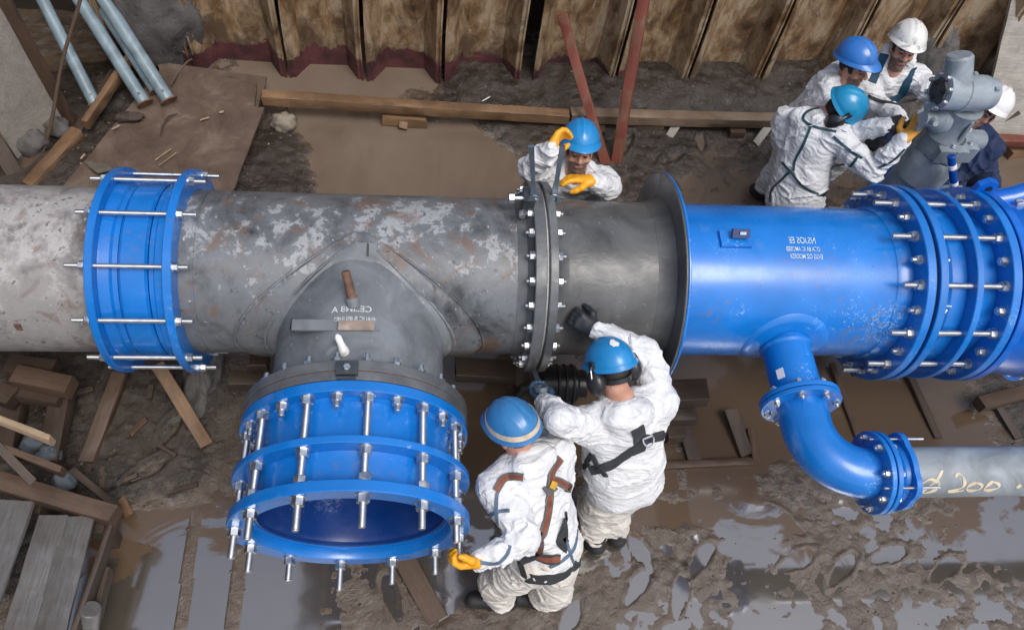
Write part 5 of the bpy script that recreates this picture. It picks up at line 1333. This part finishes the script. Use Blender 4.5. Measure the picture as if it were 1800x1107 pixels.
    if boots:
        for (hp, k, a) in Lg:
            S = SDF(.009); dn = np.array([0, 0, -1.]); td = F if toe_dir is None else N3(toe_dir); toe = a + td * .17 + dn * .075; S.cap(a + dn * -.03, a + dn * .07, .066, .062, .03).cap(a + dn * .065 - td * .05, toe, .056, .050, .03); V, Fc = S.build(); sdf_obj('boot', V, Fc, BLACK_RUB, root)
    if goggles:
        mb = MB(); vs = []; n = 40
        for i in range(n):
            a = 2 * math.pi * i / n
            for rr, zz in ((.99, -.002), (1.06, .0), (1.06, .026), (.99, .028)): vs.append(Vector(hw(.081 * rr * math.sin(a), -.008 + .106 * rr * math.cos(a), zz - .010)))
        obj('goggle_strap', mb.add(vs, [(i * 4 + k, ((i + 1) % n) * 4 + k, ((i + 1) % n) * 4 + (k + 1) % 4, i * 4 + (k + 1) % 4) for i in range(n) for k in range(4)]), BLACK, root)
    if helmet: build_helmet(root, hw(0, -.010, .058), f, hu, **helmet)
    return dict(root=root, bvh=bvh, A=A, base=base, side=side, fw=fw, spine=spine, H=H, pel=pel, hw=hw)

def strap(P, pts, width, mat, name='strap', th=.005, off=.004, edge=None, n=10):
    """webbing laid on the clothes along a path seen in the photo; rays find the cloth, the strap follows it in 3-D"""
    pts = [Vector((a, b)) for a, b in pts]; dense = []
    for i in range(len(pts) - 1):
        a, b, c, d = pts[max(i - 1, 0)], pts[i], pts[i + 1], pts[min(i + 2, len(pts) - 1)]
        for s in np.linspace(0, 1, n + 1)[:-1]:
            dense.append(.5 * ((2 * b) + (c - a) * s + (2 * a - 5 * b + 4 * c - d) * s * s + (3 * b - a - 3 * c + d) * s ** 3))
    dense.append(pts[-1]); hp = []
    for q in dense:
        loc, no, ix, ds = P['bvh'].ray_cast(CAM_POS, ray(q.x, q.y).normalized(), 20)
        if loc is None: 
            o = CAM_POS + ray(q.x, q.y).normalized() * (Vector(P['base']) - CAM_POS).length; loc, no, ix, ds = P['bvh'].find_nearest(o)
        hp.append((loc, no))
    L = [h[0] for h in hp]; Nn = [h[1] for h in hp]
    for _ in range(2):
        L = [L[0]] + [(L[i - 1] + L[i] * 2 + L[i + 1]) / 4 for i in range(1, len(L) - 1)] + [L[-1]]
        Nn = [Nn[0]] + [(Nn[i - 1] + Nn[i] * 2 + Nn[i + 1]).normalized() for i in range(1, len(Nn) - 1)] + [Nn[-1]]
    def ribbon(w0, w1, oo, tt):
        vs = []
        for i, p in enumerate(L):
            t = (L[min(i + 1, len(L) - 1)] - L[max(i - 1, 0)])
            t = t.normalized() if t.length > 1e-6 else Vector((1, 0, 0)); b = Nn[i].cross(t).normalized()
            for s, h in ((w0, oo - tt), (w0, oo + tt), (w1, oo + tt), (w1, oo - tt)):
                vs.append(p + b * (s * width) + Nn[i] * h)
        fs = [(i * 4 + k, i * 4 + (k + 1) % 4, (i + 1) * 4 + (k + 1) % 4, (i + 1) * 4 + k) for i in range(len(L) - 1) for k in range(4)] + [(0, 1, 2, 3), tuple((len(L) - 1) * 4 + k for k in (3, 2, 1, 0))]
        return vs, fs
    mb = MB(); mb.add(*ribbon(-.5, .5, off, th)); o = obj(name, mb, mat, P['root'], smooth=40)
    if edge:
        e = MB(); e.add(*ribbon(-.28, .28, off + th, .0015)); c = obj('centre_stripe', e, edge, None, smooth=40); c.parent = o; c.location = c.location - root_loc(P['root'])
    return o
def surf(P, px, py):
    loc, no, ix, ds = P['bvh'].ray_cast(CAM_POS, ray(px, py).normalized(), 20)
    if loc is None:
        o = CAM_POS + ray(px, py).normalized() * (Vector(P['base']) - CAM_POS).length; loc, no, ix, ds = P['bvh'].find_nearest(o)
    return loc, no
rc = lambda px, py, L, near=True: (lambda b: reach(px, py, b, L, near))
UA, FA = .29, .27

FORE = lambda P, w: min(P['A'], key=lambda a: np.linalg.norm(a[2] - w))[1]
# 3: worker in front, back to the viewer
def w_front():
    H = at(903, 762, .20); pel = at(962, 968, -.36)
    P = person('worker in white coverall and worn blue helmet with cream band beside the open joint', pel, H, (-.62, .68, -.38), (-.60, .80, 0), up=(-.25, .35, 1), seed=2,
        arms=[(rc(928, 950, UA), rc(838, 985, FA)), (lambda s: s + Vector((-.02, .14, -.25)), lambda e: e + Vector((-.08, .22, -.10)))],
        legs=[(at(872, 1022, -.78), at(882, 1052, G + .13)), (at(975, 1035, -.82), at(950, 1048, G + .10))], legcloth=TYVEK_DIRTY,
        helmet=dict(mat=H_WORN, band=plain('cream_band', (.55, .47, .36), .5, vary=.25, scale=20)), hood='back', group=None, toe_dir=(-.95, .1, 0))
    w = P['A'][0][2]; tip = np.array(at(800, 992, w[2] + .02)) - w
    build_hand(P['root'], w, tip, np.array([-.1, .75, .5]), [1.5, 1.6, 1.6, 1.5], G_YELLOW, side=-1, size=1.12, fore=FORE(P, w))
    w2 = P['A'][1][2]; build_hand(P['root'], w2, w2 - P['A'][1][1], (0, 0, -1), 1.0, G_YELLOW, side=1, fore=FORE(P, w2))
    strap(P, [(985, 805), (968, 835), (966, 870), (962, 905), (952, 945), (945, 975)], .045, STRAP_GREY, 'harness_strap', edge=STRAP_ORANGE)
    strap(P, [(962, 842), (985, 848), (1005, 860), (1019, 880)], .045, STRAP_GREY, 'harness_strap', edge=STRAP_ORANGE)
    strap(P, [(920, 838), (900, 836), (884, 842), (872, 862)], .040, STRAP_GREY, 'harness_strap', edge=STRAP_ORANGE)
    strap(P, [(1028, 935), (1022, 975), (990, 1010), (950, 1018), (915, 1010)], .065, STRAP_BLACK, 'waist_belt')
    strap(P, [(1018, 1008), (990, 1030), (960, 1038), (930, 1030)], .05, STRAP_BLACK, 'waist_belt', edge=STRAP_ORANGE)
    strap(P, [(920, 1010), (930, 1028), (945, 1048), (958, 1056)], .03, STRAP_BLACK, 'leg_strap')
    for pts in ([(890, 840), (875, 862), (873, 905), (882, 945)], [(862, 905), (878, 898), (896, 897)], [(1015, 930), (1008, 965), (980, 990), (945, 1002)], [(995, 950), (1002, 972), (1008, 990)], [(896, 958), (890, 975), (870, 990), (830, 985)]):
        strap(P, pts, .018, TRIM, 'seam_tape', th=.0022, off=.003)
    loc, no = surf(P, 966, 855); obj('chest_plate', MB().box(loc + no * .012, (.06, .05, .012), Matrix.Rotation(.6, 3, 'Z')), STRAP_GREY, P['root']); loc, no = surf(P, 969, 853)
    obj('yellow_tag', MB().box(loc + no * .022, (.03, .04, .006), Matrix.Rotation(-.5, 3, 'Z')), plain('yellow_tag', (.55, .33, .03), .6), P['root'])
    return P
# 2: worker in the middle with ear muffs
def w_mid():
    H = at(1076, 662, .24); pel = at(1098, 845, -.40)
    P = person('worker in white coverall with blue helmet and black ear muffs reaching to the bolted flange', pel, H, (-.42, .56, -.72), (-.22, .97, 0), up=(-.1, .5, 1), seed=14, sh_w=.215,
        arms=[(rc(985, 738, UA), rc(958, 708, .25, False)), (rc(1132, 600, UA, False), rc(1026, 573, FA + .03, False))],
        legs=[(at(1045, 890, -.80), at(1048, 942, G + .13)), (at(1075, 890, -.80), at(1085, 930, G + .12))], legcloth=TYVEK_DIRTY,
        helmet=dict(mat=H_BLUE, muffs=(-1, 1), patch=(3.3, 1.0, .20)), hood='back', goggles=True, belly=.03)
    w = P['A'][1][2]; hd = np.array(cyl_hit(988, 545, RP + .05)) - w
    build_hand(P['root'], w, hd, (-.3, .8, -.5), [1.0, 1.2, 1.3, 1.3], G_BLACK, side=-1, size=1.15, fore=FORE(P, w))
    w = P['A'][0][2]; build_hand(P['root'], w, np.array(at(940, 690, w[2] - .05)) - w, (.2, .9, .2), 1.5, G_BLUE, side=1, size=1.1, fore=FORE(P, w))
    s0 = Vector(w) + Vector((-.02, .08, .02)); 
    podger(s0, s0 + (Vector((.66, -.40, -.32)) - s0) * .9, .04, .016, 'steel spanner under the bolted flange held in a blue glove')
    strap(P, [(1038, 826), (1070, 818), (1105, 795), (1130, 775), (1150, 768), (1168, 764)], .055, STRAP_BLACK, 'harness_strap')
    strap(P, [(1120, 752), (1125, 772), (1122, 795)], .075, STRAP_BLACK, 'back_pad')
    strap(P, [(1036, 812), (1022, 830), (1026, 865), (1040, 890)], .03, STRAP_BLACK, 'leg_strap')
    loc, no = surf(P, 1136, 772); t1 = no.cross(Vector((0, .3, 1))).normalized(); t2 = no.cross(t1)
    pts = [loc + no * .02 + (t1 * math.cos(a) * .032 + t2 * math.sin(a) * .036) for a in np.linspace(-.3, math.pi + .3, 14)]
    obj('d_ring', MB().tube(pts + [pts[0]], .005, 8), ZINC, P['root'])
    hp = P['hw']; q = Vector(hp(-.035, .0, .178)); obj('helmet_sticker', MB().box(q, (.001, .001, .001)), LABEL, P['root']) if False else None
    return P
# 1: worker behind the flange
def w_rear():
    H = at(1017, 270, .25); pel = np.array(H) + np.array([.03, .12, -.70])
    P = person('worker in blue helmet and yellow gloves standing behind the bolted flange', pel, H, (-.06, -.92, .48), (-.08, -1, 0), seed=23,
        arms=[(rc(1072, 332, UA), rc(1040, 318, .22)), (rc(930, 296, UA), rc(968, 262, FA))],
        legs=[(np.array(pel) + np.array([.12, -.05, -.42]), np.array(pel) + np.array([.12, .02, -.40])), (np.array(pel) + np.array([-.08, -.05, -.42]), np.array(pel) + np.array([-.08, .02, -.40]))],
        helmet=dict(mat=H_BLUE), hood='collar', beard=True, boots=False)
    w = P['A'][1][2]; d = np.array(at(990, 222, w[2] + .05)) - w
    build_hand(P['root'], w, d, (.9, -.3, .1), [1.3, 1.3, 1.3, 1.2], G_YELLOW, side=1, size=1.15, fore=FORE(P, w))
    w = P['A'][0][2]; d = np.array(at(998, 312, w[2] - .01)) - w
    build_hand(P['root'], w, d, (-.2, -.5, -.9), [.45, .5, .55, .5], G_YELLOW, side=1, size=1.15, spread=.5, fore=FORE(P, w))
    return P
# 4: worker squatting toward the actuator, back to the viewer
def w_squat():
    H = at(1470, 197, .26); pel = at(1395, 352, -.36)
    P = person('worker in teal helmet with ear muff reaching an ochre glove to the valve actuator', pel, H, (.80, -.22, -.5), (.86, .45, 0), up=(.1, -.1, 1), seed=35, sh_w=.21,
        arms=[(lambda s: s + Vector((.20, .02, -.20)), lambda e: e + Vector((.22, -.05, .08))), (rc(1540, 312, .34), rc(1588, 244, .30))],
        legs=[(at(1420, 420, -.85), at(1400, 420, G + .1)), (at(1390, 430, -.85), at(1375, 420, G + .1))], helmet=dict(mat=H_CYAN, muffs=(1,)), hood='back', boots=False)
    w = P['A'][1][2]; d = np.array(at(1622, 214, w[2] + .06)) - w
    build_hand(P['root'], w, d, (-.2, .4, .8), [.9, .9, .8, .7], G_TAN, side=-1, size=1.15, fore=FORE(P, w))
    for pts in ([(1425, 222), (1412, 255), (1398, 282), (1395, 300)], [(1375, 285), (1392, 305), (1412, 328), (1440, 342), (1458, 346)], [(1390, 300), (1370, 320), (1356, 335), (1354, 355)], [(1465, 240), (1490, 262), (1515, 278)], [(1508, 275), (1495, 292), (1472, 302)], [(1590, 262), (1570, 282), (1545, 295)], [(1440, 190), (1420, 196), (1412, 210), (1430, 222), (1470, 232)]):
        strap(P, pts, .017, TRIM_DARK, 'seam_tape', th=.0022, off=.003)
    return P
# 5: worker in royal blue helmet
def w_royal():
    H = at(1499, 121, .36); pel = np.array(H) + np.array([-.12, .10, -.68])
    P = person('worker in royal blue helmet looking down, left of the muddy white helmet', pel, H, (.60, -.78, .18), (.85, -.50, 0), up=(.1, 0, 1), seed=44,
        arms=[(lambda s: s + Vector((.15, .15, -.22)), lambda e: e + Vector((.2, -.1, .05))), (rc(1492, 232, .30), rc(1560, 220, .28))],
        legs=[(np.array(pel) + np.array([.10, .05, -.42]), np.array(pel) + np.array([.08, .10, -.78])), (np.array(pel) + np.array([.16, -.15, -.40]), np.array(pel) + np.array([.12, -.12, -.78]))],
        helmet=dict(mat=H_ROYAL), hood='back', beard=True)
    w = P['A'][1][2]; d = np.array(at(1602, 208, w[2] + .02)) - w
    build_hand(P['root'], w, d, (.3, .3, -.8), [.9, 1.0, 1.0, .9], G_BLACK, side=-1, size=1.1, fore=FORE(P, w))
    return P
# 6: worker in muddy white helmet
def w_muddy():
    H = at(1586, 90, .42); pel = np.array(H) + np.array([.02, .16, -.70])
    P = person('worker in muddy white helmet with navy braces over a white coverall, facing the viewer', pel, H, (-.22, -.93, .28), (-.12, -1, 0), seed=53, sh_w=.22,
        arms=[(rc(1655, 178, .29), rc(1625, 205, .27)), (rc(1545, 190, .29), rc(1580, 205, .26))],
        legs=[(np.array(pel) + np.array([.10, -.08, -.42]), np.array(pel) + np.array([.10, .02, -.80])), (np.array(pel) + np.array([-.12, -.08, -.42]), np.array(pel) + np.array([-.12, .02, -.80]))],
        helmet=dict(mat=H_MUDDY), hood='up', beard=True)
    strap(P, [(1555, 95), (1545, 118), (1532, 145)], .062, STRAP_NAVY, 'brace'); strap(P, [(1606, 120), (1592, 150), (1578, 185)], .062, STRAP_NAVY, 'brace')
    strap(P, [(1526, 168), (1545, 178), (1575, 182), (1592, 182)], .022, STRAP_BLACK, 'chest_strap')
    w = P['A'][1][2]; build_hand(P['root'], w, np.array([.5, -.5, -.2]), (0, 0, -1), .9, G_BLACK, side=-1, size=1.05, fore=FORE(P, w))
    w = P['A'][0][2]; build_hand(P['root'], w, np.array([-.5, -.6, -.1]), (0, 0, -1), .9, G_BLACK, side=1, size=1.05, fore=FORE(P, w))
    return P
# 7: worker in navy behind the actuator
def w_navy():
    H = at(1728, 198, .26); pel = np.array(at(1712, 315, -.72))
    P = person('worker in navy workwear and clean white helmet crouching behind the grey valve actuator', pel, H, (-.70, -.66, .42), (-.85, -.5, 0), up=(.15, -.1, 1), seed=62, cloth=NAVY,
        arms=[(lambda s: s + Vector((-.16, -.1, -.24)), lambda e: e + Vector((-.18, -.05, .1))), (lambda s: s + Vector((-.24, -.02, -.18)), lambda e: e + Vector((-.2, -.1, .02)))],
        legs=[(np.array(pel) + np.array([-.38, -.12, .02]), np.array(pel) + np.array([-.25, -.05, -.40])), (np.array(pel) + np.array([-.40, .16, -.0]), np.array(pel) + np.array([-.25, .15, -.40]))],
        helmet=dict(mat=H_WHITE), hood='collar')
    for i, sd in ((0, 1), (1, -1)):
        w = P['A'][i][2]; build_hand(P['root'], w, w - P['A'][i][1], (0, 0, -1), .8, G_BLACK, side=sd, fore=FORE(P, w))
    return P
for fn in (w_front, w_mid, w_rear, w_squat, w_royal, w_muddy, w_navy):
    PP = fn()
